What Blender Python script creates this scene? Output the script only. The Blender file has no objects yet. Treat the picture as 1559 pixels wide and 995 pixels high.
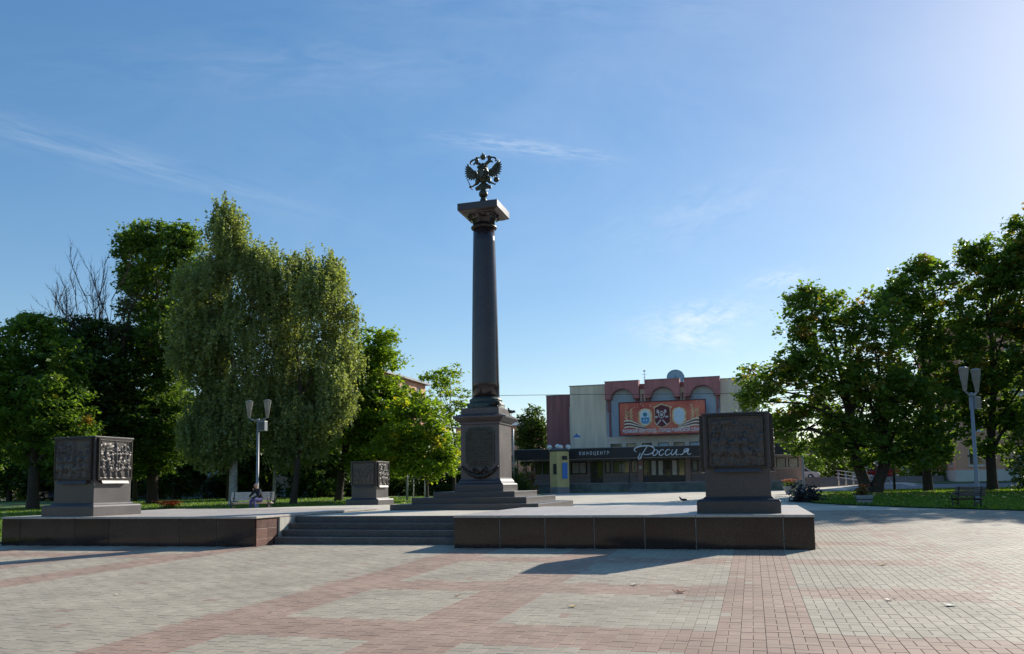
import bpy, bmesh, math, random
import numpy as np
from mathutils import Vector, Matrix
random.seed(7); RNG = np.random.default_rng(11)
S = bpy.context.scene
COL = S.collection
R = math.radians

# ------------------------------------------------------------------ camera
YAW, PITCH, ROLL = .29, .086, .014
_F0 = Vector((-math.sin(YAW), math.cos(YAW), 0)); _R0 = Vector((math.cos(YAW), math.sin(YAW), 0)); _U0 = Vector((0, 0, 1))
_FW = _F0*math.cos(PITCH)+_U0*math.sin(PITCH); _UP = _U0*math.cos(PITCH)-_F0*math.sin(PITCH)
_RT = _R0*math.cos(ROLL)-_UP*math.sin(ROLL); _UT = _UP*math.cos(ROLL)+_R0*math.sin(ROLL)
cam = bpy.data.cameras.new('camera'); camo = bpy.data.objects.new('camera', cam); COL.objects.link(camo)
camo.matrix_world = Matrix(((_RT.x, _UT.x, -_FW.x, 0), (_RT.y, _UT.y, -_FW.y, 0), (_RT.z, _UT.z, -_FW.z, 1.5), (0, 0, 0, 1)))
cam.sensor_width = 36; cam.lens = 36*1219/1559; cam.shift_y = (632-497.5)/1559
cam.clip_start = .1; cam.clip_end = 5000
S.camera = camo

# ------------------------------------------------------------------ sun, sky, exposure
SUN_AZ, SUN_EL = R(28), R(27)            # azimuth from +Y towards +X
sun = bpy.data.lights.new('sun', 'SUN'); sun.energy = 4.3; sun.angle = R(.53); sun.color = (1, .93, .82)
suno = bpy.data.objects.new('sun', sun); COL.objects.link(suno)
sd = Vector((math.sin(SUN_AZ)*math.cos(SUN_EL), math.cos(SUN_AZ)*math.cos(SUN_EL), math.sin(SUN_EL)))
suno.rotation_euler = sd.to_track_quat('Z', 'Y').to_euler(); suno.location = (30, 60, 60)
W = bpy.data.worlds.new('World'); S.world = W; W.use_nodes = True
nt = W.node_tree; N = nt.nodes; L = nt.links
bg = N['Background']; bg.inputs['Strength'].default_value = .15
sky = N.new('ShaderNodeTexSky'); sky.sky_type = 'NISHITA'; sky.sun_disc = False
sky.sun_elevation = SUN_EL; sky.sun_rotation = SUN_AZ
sky.air_density = 1.0; sky.dust_density = .28; sky.ozone_density = 1.5; sky.altitude = 50
# thin high cirrus: stretched noise inside soft patches, all in sky directions
tc = N.new('ShaderNodeTexCoord')
def m1(op, a, b=None, c=None):
    n = N.new('ShaderNodeMath'); n.operation = op
    for i, v in enumerate((a, b, c)):
        if v is None: continue
        if isinstance(v, (int, float)): n.inputs[i].default_value = v
        else: L.new(v, n.inputs[i])
    return n.outputs[0]
def vdot(vec):
    n = N.new('ShaderNodeVectorMath'); n.operation = 'DOT_PRODUCT'; L.new(tc.outputs['Generated'], n.inputs[0]); n.inputs[1].default_value = vec
    return n.outputs['Value']
def cirrus(az, el, wu, wv, tilt, amt):
    az, el = R(az), R(el)
    d = Vector((math.sin(az)*math.cos(el), math.cos(az)*math.cos(el), math.sin(el)))
    u = Vector((math.cos(az), -math.sin(az), 0)); v = d.cross(u)*-1
    if v.z < 0: v = -v
    u2 = u*math.cos(tilt)+v*math.sin(tilt); v2 = v*math.cos(tilt)-u*math.sin(tilt)
    a = m1('DIVIDE', vdot(u2), wu); b = m1('DIVIDE', m1('SUBTRACT', vdot(v2), v2.dot(d)), wv)
    a = m1('SUBTRACT', a, u2.dot(d)/wu)
    rr = m1('ADD', m1('MULTIPLY', a, a), m1('MULTIPLY', b, b))
    g = m1('EXPONENT', m1('MULTIPLY', rr, -1.0))
    front = m1('GREATER_THAN', vdot(d), 0)
    cm = N.new('ShaderNodeCombineXYZ'); L.new(m1('MULTIPLY', a, 2.2), cm.inputs[0]); L.new(m1('MULTIPLY', b, 1.5), cm.inputs[1]); cm.inputs[2].default_value = az*7
    nz = N.new('ShaderNodeTexNoise'); L.new(cm.outputs[0], nz.inputs['Vector']); nz.inputs['Scale'].default_value = 1.3; nz.inputs['Detail'].default_value = 7; nz.inputs['Roughness'].default_value = .62
    nz.inputs['Distortion'].default_value = .5
    k = m1('MULTIPLY', m1('MAXIMUM', m1('SUBTRACT', nz.outputs[0], .36), 0), 2.6)
    return m1('MULTIPLY', m1('MULTIPLY', m1('MULTIPLY', g, k), front), amt)
parts_ = [cirrus(*c) for c in CIRRUS] if (CIRRUS := [
    (-15.3, 23.4, .085, .008, -.14, .42), (-45, 21, .20, .016, -.12, .16), (-3.0, 11.2, .065, .020, .05, .8), (-3.6, 9.8, .05, .012, -.2, .7),
    (2.2, 13.6, .035, .010, .1, .5), (-2.5, 18.5, .11, .03, .2, .18), (-30, 28, .22, .03, .1, .10), (-12, 32, .25, .03, -.1, .10), (-8, 24, .55, .22, .1, .09)]) else []
tot = parts_[0]
for p in parts_[1:]: tot = m1('ADD', tot, p)
tot = m1('MINIMUM', tot, 1.0)
hsv = N.new('ShaderNodeHueSaturation'); hsv.inputs['Hue'].default_value = .503; hsv.inputs['Saturation'].default_value = 1.52; gam = N.new('ShaderNodeGamma'); gam.inputs['Gamma'].default_value = .72; L.new(sky.outputs[0], gam.inputs['Color']); L.new(gam.outputs[0], hsv.inputs['Color'])
mx = N.new('ShaderNodeMixRGB'); mx.blend_type = 'MIX'; L.new(tot, mx.inputs[0]); L.new(hsv.outputs[0], mx.inputs[1]); mx.inputs[2].default_value = (4.2, 4.55, 4.9, 1)
L.new(mx.outputs[0], bg.inputs['Color'])
S.view_settings.view_transform = 'Standard'; S.view_settings.look = 'None'; S.view_settings.gamma = 1
S.view_settings.exposure = 0.58
S.render.engine = 'CYCLES'
S.cycles.max_bounces = 10; S.cycles.diffuse_bounces = 6; S.cycles.transmission_bounces = 8; S.cycles.transparent_max_bounces = 6; S.cycles.use_denoising = True
S.cycles.caustics_reflective = False; S.cycles.caustics_refractive = False
try: S.cycles.denoising_prefilter = 'ACCURATE'
except Exception: pass

# ------------------------------------------------------------------ materials
MATS = {}
def mat(name, col, rough=.6, var=.12, scale=8., spec=.5, metal=0., bump=0., bscale=None, col2=None, detail=4, thresh=None, coat=0., streak=False):
    """procedural principled: colour broken up by noise between col and col2, relief by bump"""
    m = bpy.data.materials.new(name); m.use_nodes = True
    t = m.node_tree; b = t.nodes['Principled BSDF']
    tcn = t.nodes.new('ShaderNodeTexCoord'); nz = t.nodes.new('ShaderNodeTexNoise')
    nz.inputs['Scale'].default_value = scale; nz.inputs['Detail'].default_value = detail
    if streak:      # rain streaks: noise drawn out downwards
        mp = t.nodes.new('ShaderNodeMapping'); mp.inputs['Scale'].default_value = (1.6, 1.6, .16); t.links.new(tcn.outputs['Object'], mp.inputs['Vector']); t.links.new(mp.outputs[0], nz.inputs['Vector']); nz.inputs['Detail'].default_value = 8
    else: t.links.new(tcn.outputs['Object'], nz.inputs['Vector'])
    r = t.nodes.new('ShaderNodeValToRGB'); t.links.new(nz.outputs[0], r.inputs[0])
    a = [max(0, c*(1-var)) for c in col]; c2 = col2 if col2 else [min(1, c*(1+var)) for c in col]
    r.color_ramp.elements[0].color = (*a, 1); r.color_ramp.elements[1].color = (*c2, 1)
    lo, hi = thresh if thresh else (.3, .7)
    r.color_ramp.elements[0].position = lo; r.color_ramp.elements[1].position = hi
    t.links.new(r.outputs[0], b.inputs['Base Color'])
    b.inputs['Roughness'].default_value = rough; b.inputs['Metallic'].default_value = metal
    b.inputs['Specular IOR Level'].default_value = spec
    if coat: b.inputs['Coat Weight'].default_value = coat
    if bump:
        n2 = t.nodes.new('ShaderNodeTexNoise'); n2.inputs['Scale'].default_value = bscale or scale*3; n2.inputs['Detail'].default_value = 5
        t.links.new(tcn.outputs['Object'], n2.inputs['Vector'])
        bp = t.nodes.new('ShaderNodeBump'); bp.inputs['Strength'].default_value = bump; bp.inputs['Distance'].default_value = .02
        t.links.new(n2.outputs[0], bp.inputs['Height']); t.links.new(bp.outputs[0], b.inputs['Normal'])
    MATS[name] = m
    return m
def granite(name, base, fleck, rough):
    """polished stone: crystal flecks at two sizes"""
    m = mat(name, base, rough, .25, 3)
    t = m.node_tree; b = t.nodes['Principled BSDF']
    tcn = t.nodes.new('ShaderNodeTexCoord')
    v = t.nodes.new('ShaderNodeTexVoronoi'); v.inputs['Scale'].default_value = 120; t.links.new(tcn.outputs['Object'], v.inputs['Vector'])
    n = t.nodes.new('ShaderNodeTexNoise'); n.inputs['Scale'].default_value = 2.0; n.inputs['Detail'].default_value = 8; t.links.new(tcn.outputs['Object'], n.inputs['Vector'])
    sx = t.nodes.new('ShaderNodeSeparateXYZ'); t.links.new(v.outputs['Color'], sx.inputs[0])
    r = t.nodes.new('ShaderNodeValToRGB'); t.links.new(sx.outputs[0], r.inputs[0])
    r.color_ramp.elements[0].color = (*[c*.55 for c in base], 1); r.color_ramp.elements[1].color = (*fleck, 1)
    r.color_ramp.elements[0].position = .2; r.color_ramp.elements[1].position = .95
    e = r.color_ramp.elements.new(.6); e.color = (*base, 1)
    mxn = t.nodes.new('ShaderNodeMixRGB'); mxn.blend_type = 'MULTIPLY'; mxn.inputs[0].default_value = .7
    r2 = t.nodes.new('ShaderNodeValToRGB'); t.links.new(n.outputs[0], r2.inputs[0]); r2.color_ramp.elements[0].position = .3; r2.color_ramp.elements[1].position = .7
    r2.color_ramp.elements[0].color = (.62, .6, .6, 1); r2.color_ramp.elements[1].color = (1.2, 1.2, 1.2, 1)
    oi = t.nodes.new('ShaderNodeObjectInfo'); mr = t.nodes.new('ShaderNodeMapRange'); t.links.new(oi.outputs['Random'], mr.inputs[0]); mr.inputs[3].default_value = .78; mr.inputs[4].default_value = 1.25
    sl = t.nodes.new('ShaderNodeMixRGB'); sl.blend_type = 'MULTIPLY'; sl.inputs[0].default_value = 1; t.links.new(mxn.outputs[0], sl.inputs[1]); t.links.new(mr.outputs[0], sl.inputs[2])   # slab to slab
    t.links.new(r.outputs[0], mxn.inputs[1]); t.links.new(r2.outputs[0], mxn.inputs[2]); t.links.new(sl.outputs[0], b.inputs['Base Color'])
    r3 = t.nodes.new('ShaderNodeMapRange'); t.links.new(n.outputs[0], r3.inputs[0]); r3.inputs[3].default_value = rough*.8; r3.inputs[4].default_value = rough*1.3
    t.links.new(r3.outputs[0], b.inputs['Roughness'])
    return m
granite('granite_polished', (.028, .018, .0165), (.066, .040, .035), .09)
granite('granite_honed', (.031, .0235, .025), (.062, .047, .046), .46)
MATS['granite_honed'].node_tree.nodes['Principled BSDF'].inputs['Specular IOR Level'].default_value = .9
granite('granite_cap', (.055, .043, .043), (.09, .072, .07), .32)
granite('granite_die', (.060, .044, .044), (.105, .080, .078), .46)
MATS['granite_die'].node_tree.nodes['Principled BSDF'].inputs['Specular IOR Level'].default_value = .8
granite('granite_column', (.024, .016, .019), (.05, .037, .038), .17)
granite('granite_red', (.16, .082, .062), (.30, .17, .13), .42)
granite('granite_step', (.075, .078, .085), (.16, .16, .16), .55)
mat('mortar', (.42, .40, .36), .9, .2, 30)
mat('bronze', (.030, .024, .021), .42, .4, 14, metal=.45, col2=(.055, .045, .038))
mat('bronze_relief', (.055, .048, .043), .46, .35, 20, metal=.3, col2=(.10, .088, .08))
mat('bronze_eagle', (.055, .055, .035), .45, .45, 16, metal=.5, col2=(.09, .095, .07))
mat('bronze_green', (.045, .06, .05), .5, .4, 16, metal=.4)
mat('concrete', (.46, .43, .37), .85, .2, 3, streak=True, bump=.15, bscale=60)
mat('cap_stone', (.46, .41, .36), .55, .14, 9, bump=.05)
mat('bed_sand', (.25, .23, .19), .95, .35, 60, bump=.3, bscale=200)
mat('asphalt', (.20, .20, .20), .9, .15, 3, bump=.2, bscale=90)
mat('soil', (.07, .052, .035), .95, .3, 20, bump=.4)
mat('bark_dark', (.042, .032, .024), .95, .4, 12, bump=.9, bscale=26)
mat('bark_birch', (.30, .29, .26), .8, .3, 6, bump=.4, bscale=20, col2=(.40, .39, .36))
mat('steel_paint', (.22, .235, .26), .4, .06, 5)
mat('steel_dark', (.05, .055, .06), .5, .15, 5)
mat('iron_black', (.02, .02, .021), .5, .3, 20)
mat('chrome', (.55, .56, .58), .25, .05, 5, metal=.9)
mat('wood_dark', (.10, .065, .05), .6, .3, 12, bump=.2)
mat('wood_white', (.62, .54, .47), .6, .12, 12)
mat('planter_grey', (.30, .31, .32), .8, .15, 10, bump=.2)
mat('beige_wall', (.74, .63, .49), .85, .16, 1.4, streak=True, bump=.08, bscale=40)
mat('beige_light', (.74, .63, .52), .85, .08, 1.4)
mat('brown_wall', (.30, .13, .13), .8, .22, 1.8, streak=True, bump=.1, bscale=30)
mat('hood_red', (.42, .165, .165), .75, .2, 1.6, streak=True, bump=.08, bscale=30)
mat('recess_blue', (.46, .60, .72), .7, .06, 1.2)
mat('fascia_black', (.014, .011, .015), .45, .3, 2)
mat('stone_grey', (.27, .235, .24), .7, .15, 3, bump=.15)
mat('stone_pink', (.42, .29, .26), .75, .12, 3)
mat('stone_green', (.08, .11, .11), .45, .45, 1.2, col2=(.17, .20, .17))
mat('step_stone', (.22, .22, .22), .75, .15, 4)
mat('frame_dark', (.02, .018, .018), .4, .2, 4)
mat('frame_white', (.65, .65, .63), .5, .06, 4)
mat('curtain', (.42, .42, .38), .8, .2, 3, bump=.3, bscale=3)
mat('blind_white', (.70, .68, .62), .7, .08, 3)
mat('kiosk_yellow', (.68, .52, .22), .7, .08, 3)
mat('globe_white', (.80, .80, .78), .25, .03, 3)
mat('sign_white', (.78, .80, .84), .5, .04, 4)
mat('sign_grey', (.70, .70, .73), .5, .08, 4)
mat('plate_blue', (.06, .20, .60), .5, .08, 4)
mat('plate_white', (.8, .8, .8), .5, .05, 4)
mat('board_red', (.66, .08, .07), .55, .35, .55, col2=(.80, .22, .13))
mat('gold', (.66, .40, .16), .6, .25, 3, col2=(.85, .62, .36))
mat('cream', (.82, .74, .58), .6, .1, 3)
mat('coat_blue', (.12, .34, .58), .6, .1, 4)
mat('coat_teal', (.05, .22, .30), .6, .15, 4)
mat('coat_pale', (.62, .74, .84), .6, .06, 4)
mat('maroon', (.13, .02, .03), .6, .25, 3)
mat('silver', (.62, .56, .56), .6, .15, 5)
mat('roof_metal', (.30, .31, .32), .5, .1, 2)
mat('dish_blue', (.22, .34, .40), .4, .08, 3)
mat('pink_wall', (.66, .33, .20), .85, .10, .8, col2=(.76, .42, .28), streak=True)
mat('pale_wall', (.62, .60, .56), .85, .08, .8)
mat('bluegrey_wall', (.16, .19, .24), .8, .12, .8)
mat('lamp_glass', (.34, .31, .27), .25, .1, 6)
mat('lamp_core', (.12, .12, .11), .6, .1, 6)
mat('skin', (.52, .30, .22), .6, .06, 9)
mat('hair_grey', (.35, .32, .30), .8, .15, 20)
mat('jacket_navy', (.016, .018, .028), .85, .3, 9)
mat('trousers_blue', (.095, .085, .23), .85, .2, 9)
mat('shoe_dark', (.03, .025, .022), .5, .2, 9)
mat('car_red', (.22, .012, .018), .25, .05, 3, coat=.6)
mat('car_white', (.75, .75, .75), .3, .03, 3, coat=.6)
mat('car_blue', (.04, .08, .22), .3, .05, 3, coat=.6)
mat('glass_dark', (.02, .025, .028), .06, .1, 3, spec=.8)
mat('rubber', (.02, .02, .02), .8, .1, 5)
mat('pigeon', (.055, .06, .07), .6, .4, 20)
mat('pigeon_foot', (.40, .16, .12), .6, .1, 5)
mat('flower_red', (.80, .07, .02), .6, .2, 8, col2=(.88, .20, .04))
mat('flower_orange', (.75, .22, .04), .6, .35, 8)
mat('leaf_yellow', (.62, .42, .12), .7, .2, 30)
mat('leaf_brown', (.30, .11, .045), .7, .3, 30)
mat('leaf_pale', (.66, .62, .48), .7, .2, 30)

def pane_mat(name, tint, rough=.07):
    m = mat(name, tint, rough, .25, .7, spec=.75)
    return m
pane_mat('pane', (.03, .036, .034)); pane_mat('pane_green_reflection', (.10, .13, .05)); pane_mat('pane_sky_reflection', (.28, .42, .58), .2)  # tree-green and sky-blue reflections put into the pane colours

def leaf_mat(name, dark, light, autumn, trans=.45):
    """leaf colour from a per-leaf tone; light passes through the blade"""
    m = bpy.data.materials.new(name); m.use_nodes = True; t = m.node_tree
    for n in list(t.nodes): t.nodes.remove(n)
    o = t.nodes.new('ShaderNodeOutputMaterial')
    at = t.nodes.new('ShaderNodeAttribute'); at.attribute_name = 'tone'
    r = t.nodes.new('ShaderNodeValToRGB'); t.links.new(at.outputs['Fac'], r.inputs[0])
    r.color_ramp.elements[0].color = (*dark, 1); r.color_ramp.elements[0].position = .0
    r.color_ramp.elements[1].color = (*autumn, 1); r.color_ramp.elements[1].position = 1.0
    e = r.color_ramp.elements.new(.62); e.color = (*light, 1)
    e = r.color_ramp.elements.new(.80); e.color = (*[(a+b)/2 for a, b in zip(light, autumn)], 1)
    d = t.nodes.new('ShaderNodeBsdfPrincipled'); d.inputs['Roughness'].default_value = .45; d.inputs['Specular IOR Level'].default_value = .35
    t.links.new(r.outputs[0], d.inputs['Base Color'])
    tr = t.nodes.new('ShaderNodeBsdfTranslucent')
    hs = t.nodes.new('ShaderNodeMixRGB'); hs.blend_type = 'MULTIPLY'; hs.inputs[0].default_value = 1; hs.inputs[2].default_value = (1.75, 1.7, .6, 1)
    t.links.new(r.outputs[0], hs.inputs[1]); t.links.new(hs.outputs[0], tr.inputs[0])
    x = t.nodes.new('ShaderNodeMixShader'); x.inputs[0].default_value = trans
    t.links.new(d.outputs[0], x.inputs[1]); t.links.new(tr.outputs[0], x.inputs[2]); t.links.new(x.outputs[0], o.inputs[0])
    MATS[name] = m
leaf_mat('leaf_maple', (.055, .105, .026), (.13, .215, .042), (.24, .15, .04), .56)
leaf_mat('leaf_maple_light', (.075, .14, .018), (.20, .30, .034), (.42, .36, .04), .52)
leaf_mat('leaf_birch', (.125, .165, .08), (.25, .30, .14), (.33, .33, .14), .5)
leaf_mat('leaf_oak', (.06, .11, .03), (.13, .21, .05), (.22, .24, .06), .5)
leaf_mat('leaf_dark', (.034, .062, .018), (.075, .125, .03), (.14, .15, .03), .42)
leaf_mat('leaf_shrub', (.07, .06, .025), (.17, .12, .04), (.34, .12, .06), .35)
leaf_mat('leaf_shaded', (.022, .020, .030), (.05, .05, .062), (.09, .08, .10), .25)  # purplish shade on the shrubs, put into the leaf colour itself
leaf_mat('grass_blade', (.06, .125, .018), (.125, .22, .03), (.36, .36, .07), .45)

def paver_mat(name, cols):
    """one concrete block: tone per block, fine aggregate, a little wear"""
    m = bpy.data.materials.new(name); m.use_nodes = True; t = m.node_tree; b = t.nodes['Principled BSDF']
    at = t.nodes.new('ShaderNodeAttribute'); at.attribute_name = 'tone'
    oi = t.nodes.new('ShaderNodeObjectInfo')
    ad = t.nodes.new('ShaderNodeMath'); ad.operation = 'ADD'; t.links.new(at.outputs['Fac'], ad.inputs[0]); t.links.new(oi.outputs['Random'], ad.inputs[1])
    fr = t.nodes.new('ShaderNodeMath'); fr.operation = 'FRACT'; t.links.new(ad.outputs[0], fr.inputs[0])
    r = t.nodes.new('ShaderNodeValToRGB'); t.links.new(fr.outputs[0], r.inputs[0])
    r.color_ramp.elements[0].color = (*cols[0], 1); r.color_ramp.elements[1].color = (*cols[1], 1)
    ge = t.nodes.new('ShaderNodeNewGeometry')
    nz = t.nodes.new('ShaderNodeTexNoise'); nz.inputs['Scale'].default_value = .8; nz.inputs['Detail'].default_value = 11; nz.inputs['Roughness'].default_value = .68
    t.links.new(ge.outputs['Position'], nz.inputs['Vector'])
    r2 = t.nodes.new('ShaderNodeValToRGB'); t.links.new(nz.outputs[0], r2.inputs[0])
    r2.color_ramp.elements[0].position = .28; r2.color_ramp.elements[1].position = .72
    r2.color_ramp.elements[0].color = (.70, .70, .69, 1); r2.color_ramp.elements[1].color = (1.14, 1.13, 1.1, 1)
    mx = t.nodes.new('ShaderNodeMixRGB'); mx.blend_type = 'MULTIPLY'; mx.inputs[0].default_value = 1
    t.links.new(r.outputs[0], mx.inputs[1]); t.links.new(r2.outputs[0], mx.inputs[2]); t.links.new(mx.outputs[0], b.inputs['Base Color'])
    b.inputs['Roughness'].default_value = .78; b.inputs['Specular IOR Level'].default_value = .3
    n3 = t.nodes.new('ShaderNodeTexNoise'); n3.inputs['Scale'].default_value = 160; t.links.new(ge.outputs['Position'], n3.inputs['Vector'])
    bp = t.nodes.new('ShaderNodeBump'); bp.inputs['Strength'].default_value = .15; bp.inputs['Distance'].default_value = .003
    t.links.new(n3.outputs[0], bp.inputs['Height']); t.links.new(bp.outputs[0], b.inputs['Normal'])
    MATS[name] = m
paver_mat('paver_grey', ((.385, .332, .255), (.445, .388, .302)))
paver_mat('paver_red', ((.35, .24, .182), (.405, .29, .225)))

def slab_floor_mat(name, a, b_, sx, sy, joint):
    """large floor seen at a grazing angle: slab pattern too far off to build"""
    m = mat(name, a, .7, .1, 2, bump=.1, bscale=50); t = m.node_tree; b = t.nodes['Principled BSDF']
    ge = t.nodes.new('ShaderNodeNewGeometry'); br = t.nodes.new('ShaderNodeTexBrick'); t.links.new(ge.outputs['Position'], br.inputs['Vector'])
    br.inputs['Scale'].default_value = 1; br.inputs['Brick Width'].default_value = sx; br.inputs['Row Height'].default_value = sy; br.inputs['Mortar Size'].default_value = joint
    br.inputs['Color1'].default_value = (*a, 1); br.inputs['Color2'].default_value = (*b_, 1); br.inputs['Mortar'].default_value = (*[c*.55 for c in a], 1)
    nz = t.nodes.new('ShaderNodeTexNoise'); nz.inputs['Scale'].default_value = .8; nz.inputs['Detail'].default_value = 8; t.links.new(ge.outputs['Position'], nz.inputs['Vector'])
    r2 = t.nodes.new('ShaderNodeValToRGB'); t.links.new(nz.outputs[0], r2.inputs[0]); r2.color_ramp.elements[0].position = .3; r2.color_ramp.elements[1].position = .7
    r2.color_ramp.elements[0].color = (.84, .84, .84, 1); r2.color_ramp.elements[1].color = (1.12, 1.12, 1.12, 1)
    mx = t.nodes.new('ShaderNodeMixRGB'); mx.blend_type = 'MULTIPLY'; mx.inputs[0].default_value = 1
    t.links.new(br.outputs['Color'], mx.inputs[1]); t.links.new(r2.outputs[0], mx.inputs[2]); t.links.new(mx.outputs[0], b.inputs['Base Color'])
slab_floor_mat('terrace_slabs', (.60, .53, .41), (.66, .585, .455), .6, .6, .008)
slab_floor_mat('far_paving', (.56, .50, .39), (.62, .545, .43), .44, .33, .008)
def lawn_mat():
    m = mat('lawn', (.05, .11, .02), .9, .3, .55, col2=(.15, .22, .04), detail=9); t = m.node_tree; b = t.nodes['Principled BSDF']
    n2 = t.nodes.new('ShaderNodeTexNoise'); n2.inputs['Scale'].default_value = 35; n2.inputs['Detail'].default_value = 6
    bp = t.nodes.new('ShaderNodeBump'); bp.inputs['Strength'].default_value = 1; bp.inputs['Distance'].default_value = .08
    t.links.new(n2.outputs[0], bp.inputs['Height']); t.links.new(bp.outputs[0], b.inputs['Normal'])
lawn_mat()
MATS['lamp_glass'].node_tree.nodes['Principled BSDF'].inputs['Alpha'].default_value = .62
M = MATS

# ------------------------------------------------------------------ building helpers
def props(o, label=None, cat=None, group=None, kind=None):
    if label: o['label'] = label
    if cat: o['category'] = cat
    if group: o['group'] = group
    if kind: o['kind'] = kind
    return o
def thing(name, label, cat, loc=(0, 0, 0), rz=0., group=None):
    o = bpy.data.objects.new(name, None); COL.objects.link(o); o.empty_display_size = .2
    o.location = loc; o.rotation_euler = (0, 0, rz)
    return props(o, label, cat, group)
class MB:
    """collects shapes; build() links them as ONE mesh object"""
    def __init__(s): s.v = []; s.f = []; s.sm = []; s.mi = []; s.m = 0
    def add(s, vs, fs, smooth=False):
        n = len(s.v); s.v += [tuple(p) for p in vs]; s.f += [tuple(i+n for i in f) for f in fs]; s.sm += [smooth]*len(fs); s.mi += [s.m]*len(fs); return s
    def box(s, x0, x1, y0, y1, z0, z1):
        return s.add([(x0, y0, z0), (x1, y0, z0), (x1, y1, z0), (x0, y1, z0), (x0, y0, z1), (x1, y0, z1), (x1, y1, z1), (x0, y1, z1)],
                     [(3, 2, 1, 0), (4, 5, 6, 7), (0, 1, 5, 4), (1, 2, 6, 5), (2, 3, 7, 6), (3, 0, 4, 7)])
    def cbox(s, c, h): return s.box(c[0]-h[0], c[0]+h[0], c[1]-h[1], c[1]+h[1], c[2]-h[2], c[2]+h[2])
    def rings(s, sq):
        """stacked square rings: [(half, z), ...] about the origin (moulded square block)"""
        vs = []; fs = []
        for hx, hy, z in sq: vs += [(-hx, -hy, z), (hx, -hy, z), (hx, hy, z), (-hx, hy, z)]
        for k in range(len(sq)-1):
            for i in range(4): a = 4*k+i; b = 4*k+(i+1) % 4; fs.append((a, b, b+4, a+4))
        fs.append((3, 2, 1, 0)); n = 4*(len(sq)-1); fs.append((n, n+1, n+2, n+3))
        return s.add(vs, fs)
    def lathe(s, prof, n=32, c=(0, 0), smooth=True, cap=True):
        vs = []; fs = []
        for r, z in prof:
            for i in range(n): a = 2*math.pi*i/n; vs.append((c[0]+r*math.cos(a), c[1]+r*math.sin(a), z))
        for k in range(len(prof)-1):
            for i in range(n): a = k*n+i; b = k*n+(i+1) % n; fs.append((a, b, b+n, a+n))
        if cap: fs.append(tuple(range(n-1, -1, -1))); fs.append(tuple((len(prof)-1)*n+i for i in range(n)))
        return s.add(vs, fs, smooth)
    def tube(s, pts, rad, n=8, smooth=True, sx=1.):
        pts = [Vector(p) for p in pts]; rads = rad if isinstance(rad, (list, tuple)) else [rad]*len(pts)
        vs = []; fs = []; up = Vector((0, 0, 1)); prev = None
        for i, p in enumerate(pts):
            d = (pts[min(i+1, len(pts)-1)]-pts[max(i-1, 0)])
            d = d.normalized() if d.length > 1e-9 else up
            u = (up if abs(d.z) < .9 else Vector((1, 0, 0))).cross(d) if prev is None else prev-d*prev.dot(d)
            if u.length < 1e-6: u = Vector((1, 0, 0)).cross(d)
            u.normalize(); prev = u; w = d.cross(u)
            for k in range(n): a = 2*math.pi*k/n; q = p+(u*math.cos(a)*sx+w*math.sin(a))*rads[i]; vs.append(q)
        for k in range(len(pts)-1):
            for i in range(n): a = k*n+i; b = k*n+(i+1) % n; fs.append((a, b, b+n, a+n))
        fs.append(tuple(range(n-1, -1, -1))); fs.append(tuple((len(pts)-1)*n+i for i in range(n)))
        return s.add(vs, fs, smooth)
    def prism(s, poly, axis, a, b, smooth=False):
        """polygon (2D) pulled along an axis: 'y' -> poly in xz, 'z' -> xy, 'x' -> yz; triangulated caps"""
        def P(p, t): return {'y': (p[0], t, p[1]), 'z': (p[0], p[1], t), 'x': (t, p[0], p[1])}[axis]
        ar = sum(poly[i][0]*poly[(i+1) % len(poly)][1]-poly[(i+1) % len(poly)][0]*poly[i][1] for i in range(len(poly)))
        if ar < 0: poly = poly[::-1]
        n = len(poly)
        from mathutils.geometry import tessellate_polygon
        tri = tessellate_polygon([[Vector((p[0], p[1], 0)) for p in poly]])
        vs = [P(p, a) for p in poly]+[P(p, b) for p in poly]
        fs = [(t[0], t[1], t[2]) for t in tri]+[(t[2]+n, t[1]+n, t[0]+n) for t in tri]
        fs += [(i, (i+1) % n, (i+1) % n+n, i+n) for i in range(n)]
        return s.add(vs, fs, smooth)
    def ellipsoid(s, c, r, nu=10, nv=7):
        vs = []; fs = []
        for j in range(nv+1):
            ph = math.pi*j/nv-math.pi/2
            for i in range(nu): a = 2*math.pi*i/nu; vs.append((c[0]+r[0]*math.cos(ph)*math.cos(a), c[1]+r[1]*math.cos(ph)*math.sin(a), c[2]+r[2]*math.sin(ph)))
        for j in range(nv):
            for i in range(nu): a = j*nu+i; b = j*nu+(i+1) % nu; fs.append((a, b, b+nu, a+nu))
        return s.add(vs, fs, True)
    def mesh(s, name, mats):
        me = bpy.data.meshes.new(name); me.from_pydata(s.v, [], s.f)
        for q in (mats if isinstance(mats, (list, tuple)) else [mats]): me.materials.append(M[q] if isinstance(q, str) else q)
        me.polygons.foreach_set('use_smooth', s.sm); me.polygons.foreach_set('material_index', s.mi)
        bm = bmesh.new(); bm.from_mesh(me); bmesh.ops.recalc_face_normals(bm, faces=bm.faces); bm.to_mesh(me); bm.free()
        me.update(); return me
    def build(s, name, mats, parent=None, bevel=0., loc=None, rz=0.):
        o = bpy.data.objects.new(name, s.mesh(name, mats)); COL.objects.link(o)
        if parent: o.parent = parent
        if loc: o.location = loc
        if rz: o.rotation_euler = (0, 0, rz)
        if bevel:
            b = o.modifiers.new('bevel', 'BEVEL'); b.width = bevel; b.segments = 2; b.limit_method = 'ANGLE'; b.angle_limit = R(40)
        return o
def copy_tree(o, parent=None):
    c = o.copy(); COL.objects.link(c); c.parent = parent
    for ch in o.children: copy_tree(ch, c)
    return c
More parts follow.
